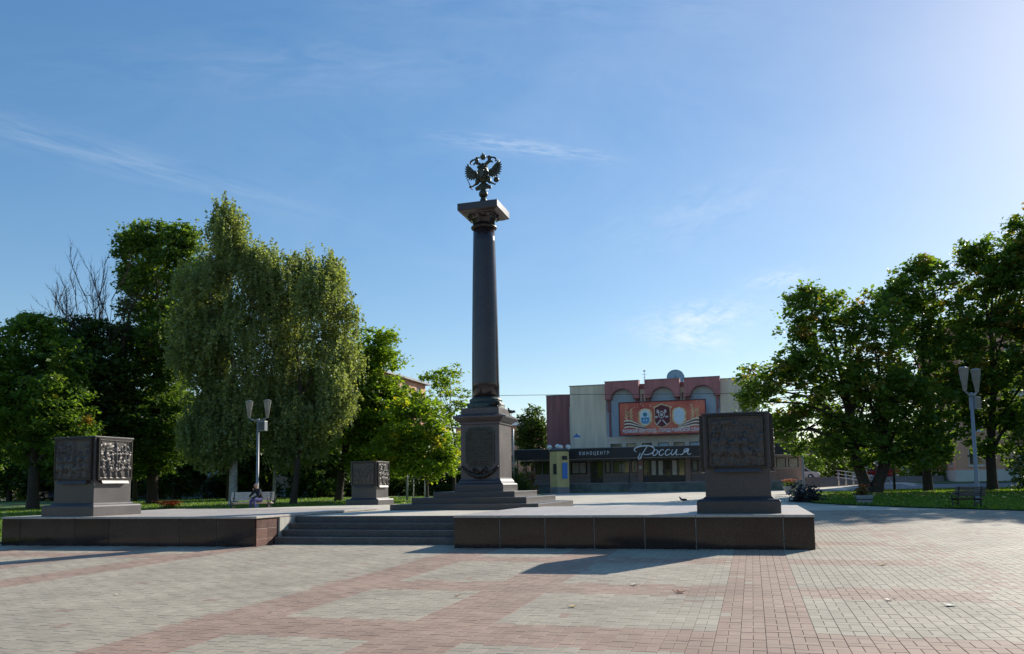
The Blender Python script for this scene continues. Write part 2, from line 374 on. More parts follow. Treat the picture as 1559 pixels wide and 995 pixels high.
def fast_mesh(name, verts, faces, material, tone=None, smooth=False):
    """numpy quads/tris -> mesh"""
    verts = np.asarray(verts, np.float32); faces = np.asarray(faces, np.int32)
    me = bpy.data.meshes.new(name); nf, k = faces.shape
    me.vertices.add(len(verts)); me.vertices.foreach_set('co', verts.ravel())
    me.loops.add(nf*k); me.loops.foreach_set('vertex_index', faces.ravel())
    me.polygons.add(nf); me.polygons.foreach_set('loop_start', np.arange(nf, dtype=np.int32)*k)
    me.update(calc_edges=True)
    if tone is not None:
        a = me.attributes.new('tone', 'FLOAT', 'POINT'); a.data.foreach_set('value', np.asarray(tone, np.float32))
    for q in (material if isinstance(material, list) else [material]): me.materials.append(M[q])
    me.polygons.foreach_set('use_smooth', np.full(nf, smooth))
    return me
def link(name, me, parent=None):
    o = bpy.data.objects.new(name, me); COL.objects.link(o)
    if parent: o.parent = parent
    return o
def text_obj(name, body, size, material, parent, loc, rot, extrude=.01, spacing=1., align='LEFT', shear=0., xscale=1., bold=0.):
    cu = bpy.data.curves.new(name, 'FONT'); cu.body = body; cu.size = size; cu.extrude = extrude; cu.space_character = spacing; cu.align_x = align; cu.shear = shear
    cu.resolution_u = 3; cu.offset = bold
    t = bpy.data.objects.new(name, cu); COL.objects.link(t)
    dg = bpy.context.evaluated_depsgraph_get(); me = bpy.data.meshes.new_from_object(t.evaluated_get(dg)); bpy.data.objects.remove(t)
    me.materials.clear(); me.materials.append(M[material])
    o = bpy.data.objects.new(name, me); COL.objects.link(o); o.parent = parent; o.location = loc; o.rotation_euler = rot; o.scale = (xscale, 1, 1)
    return o
def wall_holes(mb, x0, x1, z0, z1, y0, y1, holes, vertical='y'):
    """wall of boxes left over around rectangular openings (xa, xb, za, zb)"""
    xs = sorted({x0, x1, *[h[0] for h in holes], *[h[1] for h in holes]}); zs = sorted({z0, z1, *[h[2] for h in holes], *[h[3] for h in holes]})
    xs = [x for x in xs if x0 <= x <= x1]; zs = [z for z in zs if z0 <= z <= z1]
    for a, b in zip(xs, xs[1:]):
        run = None
        for c, d in zip(zs, zs[1:]):
            open_ = any(h[0] <= (a+b)/2 <= h[1] and h[2] <= (c+d)/2 <= h[3] for h in holes)
            if open_:
                if run: put(mb, a, b, y0, y1, run[0], run[1], vertical); run = None
            else: run = (run[0], d) if run else (c, d)
        if run: put(mb, a, b, y0, y1, run[0], run[1], vertical)
def put(mb, a, b, y0, y1, z0, z1, vertical):
    if vertical == 'y': mb.box(a, b, y0, y1, z0, z1)
    else: mb.box(y0, y1, a, b, z0, z1)
def sm(t): t = min(1, max(0, t)); return t*t*(3-2*t)
def gz(x, y):
    return .004*min(40, max(-40, x))+.013*min(54, max(-10, y))+sm((x-4)/8)*.02*min(40, max(0, y-58))
def gzn(x, y):
    s = np.clip((x-4)/8, 0, 1); s = s*s*(3-2*s)
    return .004*np.clip(x, -40, 40)+.013*np.clip(y, -10, 54)+s*.02*np.clip(y-58, 0, 40)

# ------------------------------------------------------------------ ground, paving, lawns, road
def sheet(name, xs, ys, dz, material, keep=None, kind='structure'):
    X, Y = np.meshgrid(np.array(xs, float), np.array(ys, float)); Z = gzn(X, Y)+dz
    v = np.stack([X.ravel(), Y.ravel(), Z.ravel()], 1); nx = len(xs)
    f = [(j*nx+i, j*nx+i+1, (j+1)*nx+i+1, (j+1)*nx+i) for j in range(len(ys)-1) for i in range(nx-1)
         if keep is None or keep((xs[i]+xs[i+1])/2, (ys[j]+ys[j+1])/2)]
    o = link(name, fast_mesh(name, v, f, material)); o['kind'] = kind
    return o
def poly_sheet(name, poly, dz, material, res=2.):
    """terrain-following sheet cut to a polygon (clean edges)"""
    bm = bmesh.new(); bm.faces.new([bm.verts.new((x, y, 0)) for x, y in poly])
    x0, x1 = min(p[0] for p in poly), max(p[0] for p in poly); y0, y1 = min(p[1] for p in poly), max(p[1] for p in poly)
    for k in range(1, int((x1-x0)/res)+1): bmesh.ops.bisect_plane(bm, geom=bm.verts[:]+bm.edges[:]+bm.faces[:], plane_co=(x0+k*res, 0, 0), plane_no=(1, 0, 0))
    for k in range(1, int((y1-y0)/res)+1): bmesh.ops.bisect_plane(bm, geom=bm.verts[:]+bm.edges[:]+bm.faces[:], plane_co=(0, y0+k*res, 0), plane_no=(0, 1, 0))
    for v in bm.verts: v.co.z = gz(v.co.x, v.co.y)+dz
    bmesh.ops.recalc_face_normals(bm, faces=bm.faces)
    me = bpy.data.meshes.new(name); bm.to_mesh(me); bm.free(); me.materials.append(M[material])
    o = link(name, me); o['kind'] = 'structure'
    return o
gx = [-900, -400, -200, -120, -80, -60]+list(range(-50, 52, 4))+[60, 80, 120, 200, 400, 900]
gy = [-60, -30, -10]+list(range(-4, 104, 4))+[120, 160, 240, 400, 900, 2500]
sheet('ground', gx, gy, -.06, 'soil')
sheet('paving_bed', list(range(-32, 26, 2)), list(range(-4, 34, 2)), -.008, 'bed_sand')
poly_sheet('far_plaza', [(-22, 31), (24, 31), (24, 52), (14, 62), (14, 80), (-24, 80), (-24, 52), (-22, 45)], -.004, 'far_paving', 4.)
LAWN_R = [(2.5, 37.3), (3.6, 35.2), (5.75, 32.2), (8.0, 29.9), (11, 26.6), (16, 21.5), (24, 15), (40, 15), (40, 62), (11.5, 62), (2.2, 50.5)]
poly_sheet('lawn', LAWN_R, .035, 'lawn', 1.5)
poly_sheet('road', [(2.4, 60.6), (60, 63), (60, 73), (13, 73), (10, 78), (2.4, 66)], .008, 'asphalt', 4.)
poly_sheet('lawn', [(13.4, 73.4), (60, 73.4), (60, 98), (22, 98), (13.4, 84)], .03, 'lawn', 4.)
LAWN_L = [(-80, 13.5), (-19.0, 13.5), (-18.75, 36.6), (-14.6, 37.4), (-14.6, 60), (-22, 74), (-80, 74)]
poly_sheet('lawn', LAWN_L, .035, 'lawn', 3.)
poly_sheet('path', [(-80, 66), (-38, 66), (-18, 53.2), (-14.8, 53.2), (-14.8, 55.0), (-17.6, 55.0), (-37, 68), (-80, 68)], .05, 'far_paving', 3.)
# little paved stand under the bench on the left lawn
poly_sheet('path', [(-30.5, 33.0), (-18.8, 31.6), (-18.8, 34.9), (-30.5, 36.2)], .045, 'far_paving', 2.)

# block paving: columns .22 wide, one cross block then a pair of long blocks, neighbouring columns half a period apart
COLW, MOD = .22, .11
def in_view(x, y):
    d = -math.sin(YAW)*x+math.cos(YAW)*y; l = math.cos(YAW)*x+math.sin(YAW)*y
    return d > 4.2 and -780/1219*d-3.2 < l < 780/1219*d+3.2
RED_COLS = set()
for k0 in (0, -14, -25, -51, -62, -76, 13): RED_COLS |= set(range(k0, k0+4))
RED_ROWS = [(3.9, 4.8), (6.97, 7.87), (10.0, 10.95), (13.45, 14.32), (16.9, 17.8), (20.4, 21.3)]
blocks = []
for k in range(-90, 60):
    x0 = -.38+k*COLW; xc = x0+COLW/2
    off = (.165 if k % 2 else 0)+.012*math.sin(k*1.7)
    for j in range(12, 95):
        y0 = off+j*.33
        for hor, cx, cy in ((1, xc, y0+.055), (0, x0+.055, y0+.22), (0, x0+.165, y0+.22)):
            if -18.42 < cx < 1.08 and cy > 16.0: 
                if not (-10.75 < cx < -6.1 and cy < 16.72): continue
            if cy > 31 or not in_view(cx, cy): continue
            red = k in RED_COLS and (cy < 15 or cx < 2)
            if any(a <= cy < b for a, b in RED_ROWS) and (-5.95 < cx < 2.45 or (cx < -10.75 and 13 < cy < 15)): red = True
            if cx > 2.45:
                red = random.random() < (.38 if (k in RED_COLS) else .05+.10*(math.sin(cx*1.3+cy*.7) > .4))
            blocks.append((cx, cy, hor, red))
for b in range(len(blocks)):   # a few swapped blocks
    if random.random() < .006: c = blocks[b]; blocks[b] = (c[0], c[1], c[2], not c[3])
blocks.sort(key=lambda b: b[0]**2+b[1]**2)
def block_verts(hor):
    hx, hy = (COLW/2-.0024, MOD/2-.0033) if hor else (MOD/2-.0024, COLW/2-.0033)
    v = []
    for ins, z in ((0, -.05), (0, -.0015), (.0015, 0)):
        v += [(-hx+ins, -hy+ins, z), (hx-ins, -hy+ins, z), (hx-ins, hy-ins, z), (-hx+ins, hy-ins, z)]
    f = [(8, 9, 10, 11)]
    for r in (0, 4):
        for i in range(4): f.append((r+i, r+(i+1) % 4, r+4+(i+1) % 4, r+4+i))
    return np.array(v), np.array(f)
plaza = thing('plaza_paving', None, None, (0, 0, 0)); plaza['kind'] = 'structure'
pm = {}
for hor in (0, 1):
    v, f = block_verts(hor)
    for red in (0, 1): pm[hor, red] = fast_mesh('paver', v, f, 'paver_red' if red else 'paver_grey')
slope = Matrix(((1, 0, 0), (0, 1, 0), (.004, .013, 1)))
near = 0; rest = {0: [], 1: []}
def in_frame(x, y):
    d = -math.sin(YAW)*x+math.cos(YAW)*y; l = math.cos(YAW)*x+math.sin(YAW)*y
    zf = (gz(x, y)-1.5); py = 737-.014*(1219*l/d)-1219*zf/d
    return abs(l/d*1219) < 772 and py < 990
for cx, cy, hor, red in blocks:
    jz = random.uniform(-.0011, .0011)
    if near < 300 and in_frame(cx, cy):
        o = bpy.data.objects.new('paver', pm[hor, int(red)]); COL.objects.link(o); o.parent = plaza
        o.location = (cx, cy, gz(cx, cy)+jz); o.rotation_euler = (.013+random.gauss(0, .0015), -.004+random.gauss(0, .0015), random.gauss(0, .003)); near += 1
    else: rest[int(red)].append((cx, cy, hor, jz))
V = []; F = []; TN = []; MI = []; n0 = 0
for red in (0, 1):
    for hor in (0, 1):
        a = np.array([(b[0], b[1], b[3]) for b in rest[red] if b[2] == hor])
        if not len(a): continue
        v, f = block_verts(hor); n = len(a)
        tl = RNG.normal(0, .0015, (n, 2))
        x = a[:, None, 0]+v[None, :, 0]; y = a[:, None, 1]+v[None, :, 1]
        z = gzn(x, y)+a[:, None, 2]+v[None, :, 2]+tl[:, :1]*v[None, :, 0]+tl[:, 1:]*v[None, :, 1]
        V.append(np.stack([x, y, z], 2).reshape(-1, 3)); F.append((f[None]+(np.arange(n)*12)[:, None, None]+n0).reshape(-1, 4))
        TN.append(np.repeat(RNG.random(n), 12)); MI.append(np.full(n*9, red)); n0 += n*12
me = fast_mesh('pavers', np.concatenate(V), np.concatenate(F), ['paver_grey', 'paver_red'], np.concatenate(TN))
me.polygons.foreach_set('material_index', np.concatenate(MI).astype(np.int32))
o = link('pavers', me, plaza); o['kind'] = 'stuff'

# grass blades on the lawns nearest the camera
def blades(poly, n, near_y=None):
    xs = [p[0] for p in poly]; ys = [p[1] for p in poly]; pts = []
    while len(pts) < n:
        x = random.uniform(max(min(xs), -46), min(max(xs), 18)); y = random.uniform(min(ys), min(max(ys), 58))
        ins = False; j = len(poly)-1
        for i in range(len(poly)):
            if (poly[i][1] > y) != (poly[j][1] > y) and x < (poly[j][0]-poly[i][0])*(y-poly[i][1])/(poly[j][1]-poly[i][1])+poly[i][0]: ins = not ins
            j = i
        if ins and in_view(x, y) and random.random() < min(1, 34/ y)**1.2: pts.append((x, y))
    p = np.array(pts); n = len(p); a = RNG.random(n)*6.283; h = RNG.uniform(.05, .12, n); w = RNG.uniform(.02, .05, n)
    z = gzn(p[:, 0], p[:, 1])+.03; lx = RNG.normal(0, .04, n); ly = RNG.normal(0, .04, n)
    v = np.zeros((n, 3, 3)); v[:, 0] = np.stack([p[:, 0]-w*np.cos(a), p[:, 1]-w*np.sin(a), z], 1); v[:, 1] = np.stack([p[:, 0]+w*np.cos(a), p[:, 1]+w*np.sin(a), z], 1)
    v[:, 2] = np.stack([p[:, 0]+lx, p[:, 1]+ly, z+h], 1)
    return v.reshape(-1, 3), np.arange(n*3).reshape(-1, 3), np.repeat(np.clip(RNG.normal(.42, .22, n), 0, 1), 3)
for poly, n in ((LAWN_R, 42000), (LAWN_L, 26000)):
    v, f, t = blades(poly, n)
    o = link('grass', fast_mesh('grass', v, f, 'grass_blade', t)); o['kind'] = 'stuff'; o['category'] = 'grass'
    o['label'] = 'short mown grass on the right lawn under the maples' if n == 42000 else 'short mown grass on the left lawn behind the bench'

# ------------------------------------------------------------------ terrace with walls and stairs
YF = 16.0
ter = thing('monument_terrace', 'low dark granite terrace with front steps carrying the column and pedestals', 'terrace', (0, 0, 0))
b = MB()
b.box(-18.36, -10.99, YF+.014, 22.2, -.2, .797); b.build('backing_wall', 'mortar', ter)
b = MB(); b.box(-6.05, 1.03, YF+.014, 22.2, -.2, .807); b.build('backing_wall', 'mortar', ter)
b = MB()
def floor_z(y): return .79-.0125*max(0, y-22)
for x0, x1, y0, y1 in ((-10.74, -6.10, 17.72, 22.2), (-18.4, 1.07, 22.2, 36.4)):
    b.add([(x0, y0, -.2), (x1, y0, -.2), (x1, y1, -.2), (x0, y1, -.2), (x0, y0, floor_z(y0)), (x1, y0, floor_z(y0)), (x1, y1, floor_z(y1)), (x0, y1, floor_z(y1))],
          [(3, 2, 1, 0), (4, 5, 6, 7), (0, 1, 5, 4), (1, 2, 6, 5), (2, 3, 7, 6), (3, 0, 4, 7)])
b.build('floor', 'terrace_slabs', ter)
def panel_run(xs, zt):
    for a, c in zip(xs, xs[1:]):
        q = MB(); q.box(a+.007, c-.007, YF, YF+.045, gz((a+c)/2, YF)-.05, zt); q.build('facing_panel', 'granite_polished', ter, bevel=.004)
panel_run([-18.41, -17.80, -16.08, -15.04, -12.99, -11.97, -10.955], .80)
panel_run([-6.09, -5.08, -4.11, -3.09, -2.08, -1.09, .52, 1.07], .81)
# sunlit return beside the steps: three courses of red granite, then the plain concrete cheek
for i in range(3):
    for a, c in ((YF+.05, YF+.50), (YF+.505, YF+.93)):
        q = MB(); q.box(-10.985, -10.94, a, c, .10+i*.235, .10+i*.235+.229); q.build('facing_block', 'granite_red', ter, bevel=.003)
q = MB(); q.box(-11.0, -10.90, YF+.935, 22.2, -.1, .79); q.build('cheek_wall', 'concrete', ter)
q = MB(); q.box(-6.10, -6.055, YF+.05, 22.2, -.1, .81); q.build('cheek_wall', 'granite_red', ter)
q = MB(); q.box(1.03, 1.072, YF+.05, 22.2, -.1, .81); q.build('side_panel', 'granite_honed', ter)
q = MB(); q.box(-18.41, -18.365, YF+.05, 22.2, -.1, .80); q.build('side_panel', 'granite_honed', ter)
# cap stones
def caps(xs, zt, y1):
    for a, c in zip(xs, xs[1:]):
        for ya, yb in ((YF-.012, 18.0), (18.006, 20.1), (20.106, y1)):
            q = MB(); q.box(a+.003, c-.003, ya, yb, zt-.052+.003, zt+random.uniform(-.0015, .0015)); q.build('cap_stone', 'cap_stone', ter, bevel=.004)
caps([-18.42, -17.80, -16.08, -15.04, -12.99, -11.97, -10.90], .85, 22.2)
caps([-6.10, -5.08, -4.11, -3.09, -2.08, -1.09, .52, 1.085], .862, 22.2)
for i in range(4):
    z0 = .185+i*.15; z1 = z0+.151
    x0 = -10.885
    q = MB(); q.box(x0, -6.115, 16.7+.3*i, 18.2+.3*i if i < 3 else 17.99, z0-.3 if i == 0 else z0, min(z1, .789)); q.build('step', 'granite_step', ter, bevel=.006)
q = MB(); q.box(-.4, .95, 30.9, 31.4, floor_z(31)-.02, floor_z(31)+.13); q.build('kerb_stone', 'cap_stone', ter)

# ------------------------------------------------------------------ relief pedestals
def relief(w, h, seed, dense):
    """bronze bas-relief: crowd of figures, lances, banners and an oval as a height field"""
    rs = np.random.default_rng(seed); nx, nz = 54, 62
    X, Z = np.meshgrid(np.linspace(0, 1, nx), np.linspace(0, 1, nz)); H = np.zeros_like(X)
    def el(cx, cz, a, b, h, rot=0.):
        dx = (X-cx); dz = (Z-cz); u = dx*math.cos(rot)+dz*math.sin(rot); w_ = -dx*math.sin(rot)+dz*math.cos(rot)
        q = 1-(u/a)**2-(w_/b)**2; np.maximum(H, h*np.sqrt(np.clip(q, 0, 1)), out=H)
    for row, (cz, sc) in enumerate(((.62, .75), (.45, .9), (.25, 1.05)) if dense else ((.66, 1.2), (.50, 1.35), (.27, 1.6))):
        if row == 0 and not dense: continue
        nf_ = 7-row if dense else 5-row//2
        for i in range(nf_):
            cx = (i+.5+rs.uniform(-.25, .25))/nf_; z0 = cz+rs.uniform(-.03, .03)
            el(cx, z0+.10*sc, .030*sc, .038*sc, .9)
            el(cx, z0, .055*sc, .085*sc, .75, rs.uniform(-.3, .3)); el(cx+rs.uniform(-.03, .03), z0-.13*sc, .040*sc, .12*sc, .65, rs.uniform(-.35, .35))
            el(cx+.05*sc, z0-.01, .018, .09, .7, rs.uniform(-1.2, 1.2)); el(cx-.05*sc, z0-.01, .018, .09, .7, rs.uniform(-1.2, 1.2))
            if rs.random() < .5: el(cx+rs.uniform(-.04, .04), z0+.22, .008, .20, .5, rs.uniform(-.15, .15))
    el(.52, .6, .022, .42, .8, .02)
    for i in range(5): el(rs.uniform(.1, .9), rs.uniform(.72, .93), rs.uniform(.05, .14), rs.uniform(.015, .05), .45, rs.uniform(-.5, .5))
    if not dense:
        q = ((X-.2)/.10)**2+((Z-.80)/.13)**2; H = np.maximum(H, .5*np.exp(-((q-1)/.18)**2)); el(.2, .81, .04, .06, .85); el(.2, .72, .07, .05, .7)
    H += rs.normal(0, .015, H.shape)
    edge = np.minimum.reduce([X, 1-X, Z, 1-Z]); H = np.where(edge < .02, .55, H*np.clip((edge-.015)/.03, 0, 1)); H[edge <= 0] = 0
    v = np.stack([(X-.5)*w, -.07*H, Z*h], 2).reshape(-1, 3)
    f = [(j*nx+i, j*nx+i+1, (j+1)*nx+i+1, (j+1)*nx+i) for j in range(nz-1) for i in range(nx-1)]
    return fast_mesh('relief_panel', v, f, 'bronze_relief', None, True)
def make_pedestal(loc, wb, wt, h, seed, label):
    t = thing('relief_pedestal', label, 'pedestal', loc, 0, 'granite pedestals with bronze reliefs round the column')
    k = wt/2; p = wb/2
    q = MB(); q.rings([(p, p, 0), (p, p, h*.118), (p-.03, p-.03, h*.138), (k+.06, k+.06, h*.142), (k+.02, k+.02, h*.165)]); q.build('plinth', 'granite_honed', t, bevel=.006)
    q = MB(); q.box(-k, k, -k, k, h*.16, h*.452); q.build('dado', 'granite_honed', t, bevel=.006)
    q = MB(); q.box(-k-.012, k+.012, -k-.012, k+.012, h*.45, h*.985); q.build('core_block', 'granite_honed', t, bevel=.01)
    q = MB(); q.rings([(k+.02, k+.02, h*.975), (k+.035, k+.035, h*.985), (k+.035, k+.035, h*1.0)]); q.build('lid', 'granite_honed', t, bevel=.005)
    for i, a in enumerate((0, 90, 180, 270)):
        w = wt*.86; hh = h*.50
        o = link('relief_panel', relief(w, hh, seed+i, (i+seed) % 2 == 1), t); o.rotation_euler = (0, 0, R(a)); r = k+.05
        o.location = (math.sin(R(a))*r, -math.cos(R(a))*r, h*.462)
        q = MB()
        for x0, x1, z0, z1 in ((-w/2-.03, -w/2, 0, hh), (w/2, w/2+.03, 0, hh), (-w/2-.03, w/2+.03, -.03, 0), (-w/2-.03, w/2+.03, hh, hh+.03)): q.box(x0, x1, -.035, .045, z0, z1)
        fr = q.build('frame', 'bronze', t, loc=o.location, rz=R(a))
        q = MB(); q.add([(-w*.42, 0, .02), (w*.42, 0, .02), (w*.42, 0, .11), (-w*.42, 0, .11), (-w*.42, -.11, 0), (w*.42, -.11, 0), (w*.42, -.06, .10), (-w*.42, -.06, .10)],
                       [(0, 1, 5, 4), (4, 5, 6, 7), (7, 6, 2, 3), (3, 2, 1, 0), (1, 2, 6, 5), (0, 4, 7, 3)])
        q.build('inscription_ledge', 'granite_honed', t, loc=(math.sin(R(a))*k, -math.cos(R(a))*k, h*.405), rz=R(a), bevel=.004)
    return t
make_pedestal((-16.60, 17.07, .848), 1.64, 1.26, 2.03, 2, 'granite relief pedestal on the left wall, sun on its right-hand relief')
make_pedestal((-.29, 17.30, .862), 1.60, 1.26, 2.02, 6, 'granite relief pedestal nearest the camera, on the right wall end before the cinema')
make_pedestal((-17.25, 34.3, floor_z(34.3)-.004), 1.66, 1.26, 2.03, 9, 'small-looking far granite relief pedestal between the bench and the column')
make_pedestal((-.36, 34.3, floor_z(34.3)-.004), 1.66, 1.26, 2.03, 13, 'granite relief pedestal almost hidden behind the nearest pedestal')

# ------------------------------------------------------------------ the column
AX, AY = -7.96, 23.82
ZF = floor_z(23.8)
colm = thing('memorial_column', 'tall dark polished granite column on a stepped plinth with bronze plaque', 'column', (AX, AY, 0))
for i, (hf, z0, z1) in enumerate(((2.25, ZF-.05, .955), (1.77, .951, 1.135), (1.28, 1.131, 1.30))):
    q = MB(); q.box(-hf, hf, -hf, hf, z0, z1); q.build('step', 'granite_honed', colm, bevel=.008)
q = MB(); q.rings([(.775, .775, 1.297), (.775, .775, 1.50), (.75, .75, 1.53), (.70, .70, 1.56), (.69, .69, 1.60), (.645, .645, 1.66), (.635, .635, 1.70)]); q.build('base_block', 'granite_honed', colm, bevel=.005)
q = MB(); q.box(-.625, .625, -.625, .625, 1.68, 3.345); q.build('die', 'granite_die', colm, bevel=.006)
q = MB(); q.rings([(.63, .63, 3.34), (.66, .66, 3.36), (.66, .66, 3.42), (.72, .72, 3.46), (.80, .80, 3.54), (.815, .815, 3.56), (.815, .815, 3.60), (.64, .64, 3.68)]); q.build('cornice', 'granite_die', colm)
q = MB(); q.box(-.615, .615, -.615, .615, 3.64, 3.865); q.build('upper_block', 'granite_die', colm, bevel=.006)
def plaque_outline(hw, z0, z1, c):
    pts = []
    for sx, sz, cx, cz in ((1, -1, hw, z0), (1, 1, hw, z1), (-1, 1, -hw, z1), (-1, -1, -hw, z0)):
        arc = [(cx-sx*c*math.cos(a), cz-sz*c*math.sin(a)) for a in [i*math.pi/2/5 for i in range(6)]]
        if (sx, sz) in ((1, -1), (-1, 1)): pts += arc[::1]
        else: pts += arc[::-1]
    return pts
q = MB(); q.prism(plaque_outline(.475, 2.04, 3.26, .12), 'y', -.665, -.62); pl = q.build('plaque', 'bronze_green', colm, bevel=.004)
q = MB(); q.prism(plaque_outline(.435, 2.08, 3.22, .12), 'y', -.672, -.66); q.build('plaque_field', 'bronze', pl)
for k in range(13):
    zz = 3.12-k*.072
    w = random.uniform(.26, .36) if k not in (0, 1) else .22
    q = MB(); x = -w
    while x < w:
        l = random.uniform(.02, .05); q.box(x, min(w, x+l*.8), -.676, -.671, zz-.016, zz+.016); x += l
    if k == 0: q.build('lettering_line', 'bronze_green', pl)
    else: q.build('lettering_line', 'bronze_green', pl)
q = MB(); pts = [(x, -.655, 2.08-.32*(1-(x/.60)**2)) for x in np.linspace(-.60, .60, 15)]
q.tube(pts, [.028+.05*(1-(p[0]/.60)**2) for p in pts], 8)
for i in range(26):
    x = -.56+1.12*i/25; zc = 2.08-.32*(1-(x/.60)**2); q.ellipsoid((x, -.69, zc+random.uniform(-.05, .05)), (.045, .03, .03), 6, 4)
for sx in (-1, 1):
    q.tube([(sx*.02, -.68, 1.84), (sx*.10, -.69, 1.96), (sx*.19, -.69, 2.0), (sx*.23, -.69, 1.95), (sx*.19, -.69, 1.91), (sx*.14, -.68, 1.93)], [.03, .035, .04, .04, .035, .02], 7)
q.build('garland', 'bronze', colm)
q = MB(); q.lathe([(.60, 3.862), (.60, 3.90), (.585, 3.92), (.60, 3.98), (.58, 4.03), (.53, 4.05), (.50, 4.09), (.52, 4.13), (.51, 4.17), (.46, 4.20), (.435, 4.23)], 40); q.build('column_base', 'bronze_green', colm)
prof = []
for i in range(13):
    u = i/12; prof.append((.432-.085*u**1.5, 4.225+(9.665-4.225)*u))
q = MB(); q.lathe(prof, 48); q.build('shaft', 'granite_column', colm)
q = MB(); q.lathe([(.347, 9.655), (.40, 9.67), (.415, 9.70), (.415, 9.73), (.36, 9.75), (.352, 9.76)], 40); q.build('collar', 'bronze', colm)
q = MB(); q.lathe([(.352, 9.755), (.352, 9.93), (.38, 9.94), (.38, 9.96), (.41, 9.97), (.50, 10.05), (.53, 10.09), (.53, 10.10)], 40); q.build('capital', 'granite_column', colm)
q = MB()
for a in range(16):
    an = 2*math.pi*a/16; q.ellipsoid((.46*math.cos(an), .46*math.sin(an), 10.02), (.05, .05, .045), 6, 4)
q.build('capital_beading', 'bronze', colm)
q = MB(); q.rings([(.53, .53, 10.075), (.56, .56, 10.10), (.64, .64, 10.13), (.655, .655, 10.15), (.66, .66, 10.16), (.66, .66, 10.37)]); q.build('abacus', 'granite_cap', colm, bevel=.004)
# bronze oak spray on the ledge at the right corner
q = MB()
for i in range(9):
    a = -.9+i*.23; q.ellipsoid((.36+.20*math.cos(a*1.4), -.42+.05*math.sin(i), 4.0+.02*i-.01*i*i*.5+.02), (.055, .04, .03), 6, 4)
q.tube([(.25, -.52, 3.93), (.42, -.50, 4.0), (.52, -.42, 4.12), (.50, -.36, 4.2)], [.02, .03, .03, .015], 6); q.tube([(.35, -.50, 3.92), (.50, -.45, 4.02), (.60, -.36, 4.0)], [.02, .03, .02], 6)
q.build('bronze_spray', 'bronze', colm)

# ------------------------------------------------------------------ double-headed eagle
EZ = 10.63
eag = thing('eagle_statue', 'dark bronze double-headed crowned eagle on a ball atop the column', 'statue', (AX, AY-.02, EZ)); eag.scale = (1.1, 1.1, 1.0)
def E(x, y): return ((x-405)*.00292, 1.585-(y-60)*.00285)      # outline units to metres, ball top near z .3
q = MB(); q.lathe([(.20, -.262), (.20, -.2), (.12, -.16), (.10, .0), (.06, .10)], 16); q.build('stand', 'bronze_eagle', eag)
q = MB(); q.ellipsoid((0, 0, .20), (.135, .135, .135), 20, 12); q.build('ball', 'bronze_eagle', eag)
def blade(q, p0, p1, w, y, th=.03):
    """one feather: pointed flat blade from p0 to p1 (xz)"""
    a = Vector((p0[0], 0, p0[1])); c = Vector((p1[0], 0, p1[1])); d = (c-a); n = Vector((-d.z, 0, d.x)).normalized()*w
    m = a+d*.6
    poly = [a-n*.6, m-n, c, m+n, a+n*.6]
    q.prism([(p.x, p.z) for p in poly], 'y', y-th/2, y+th/2)
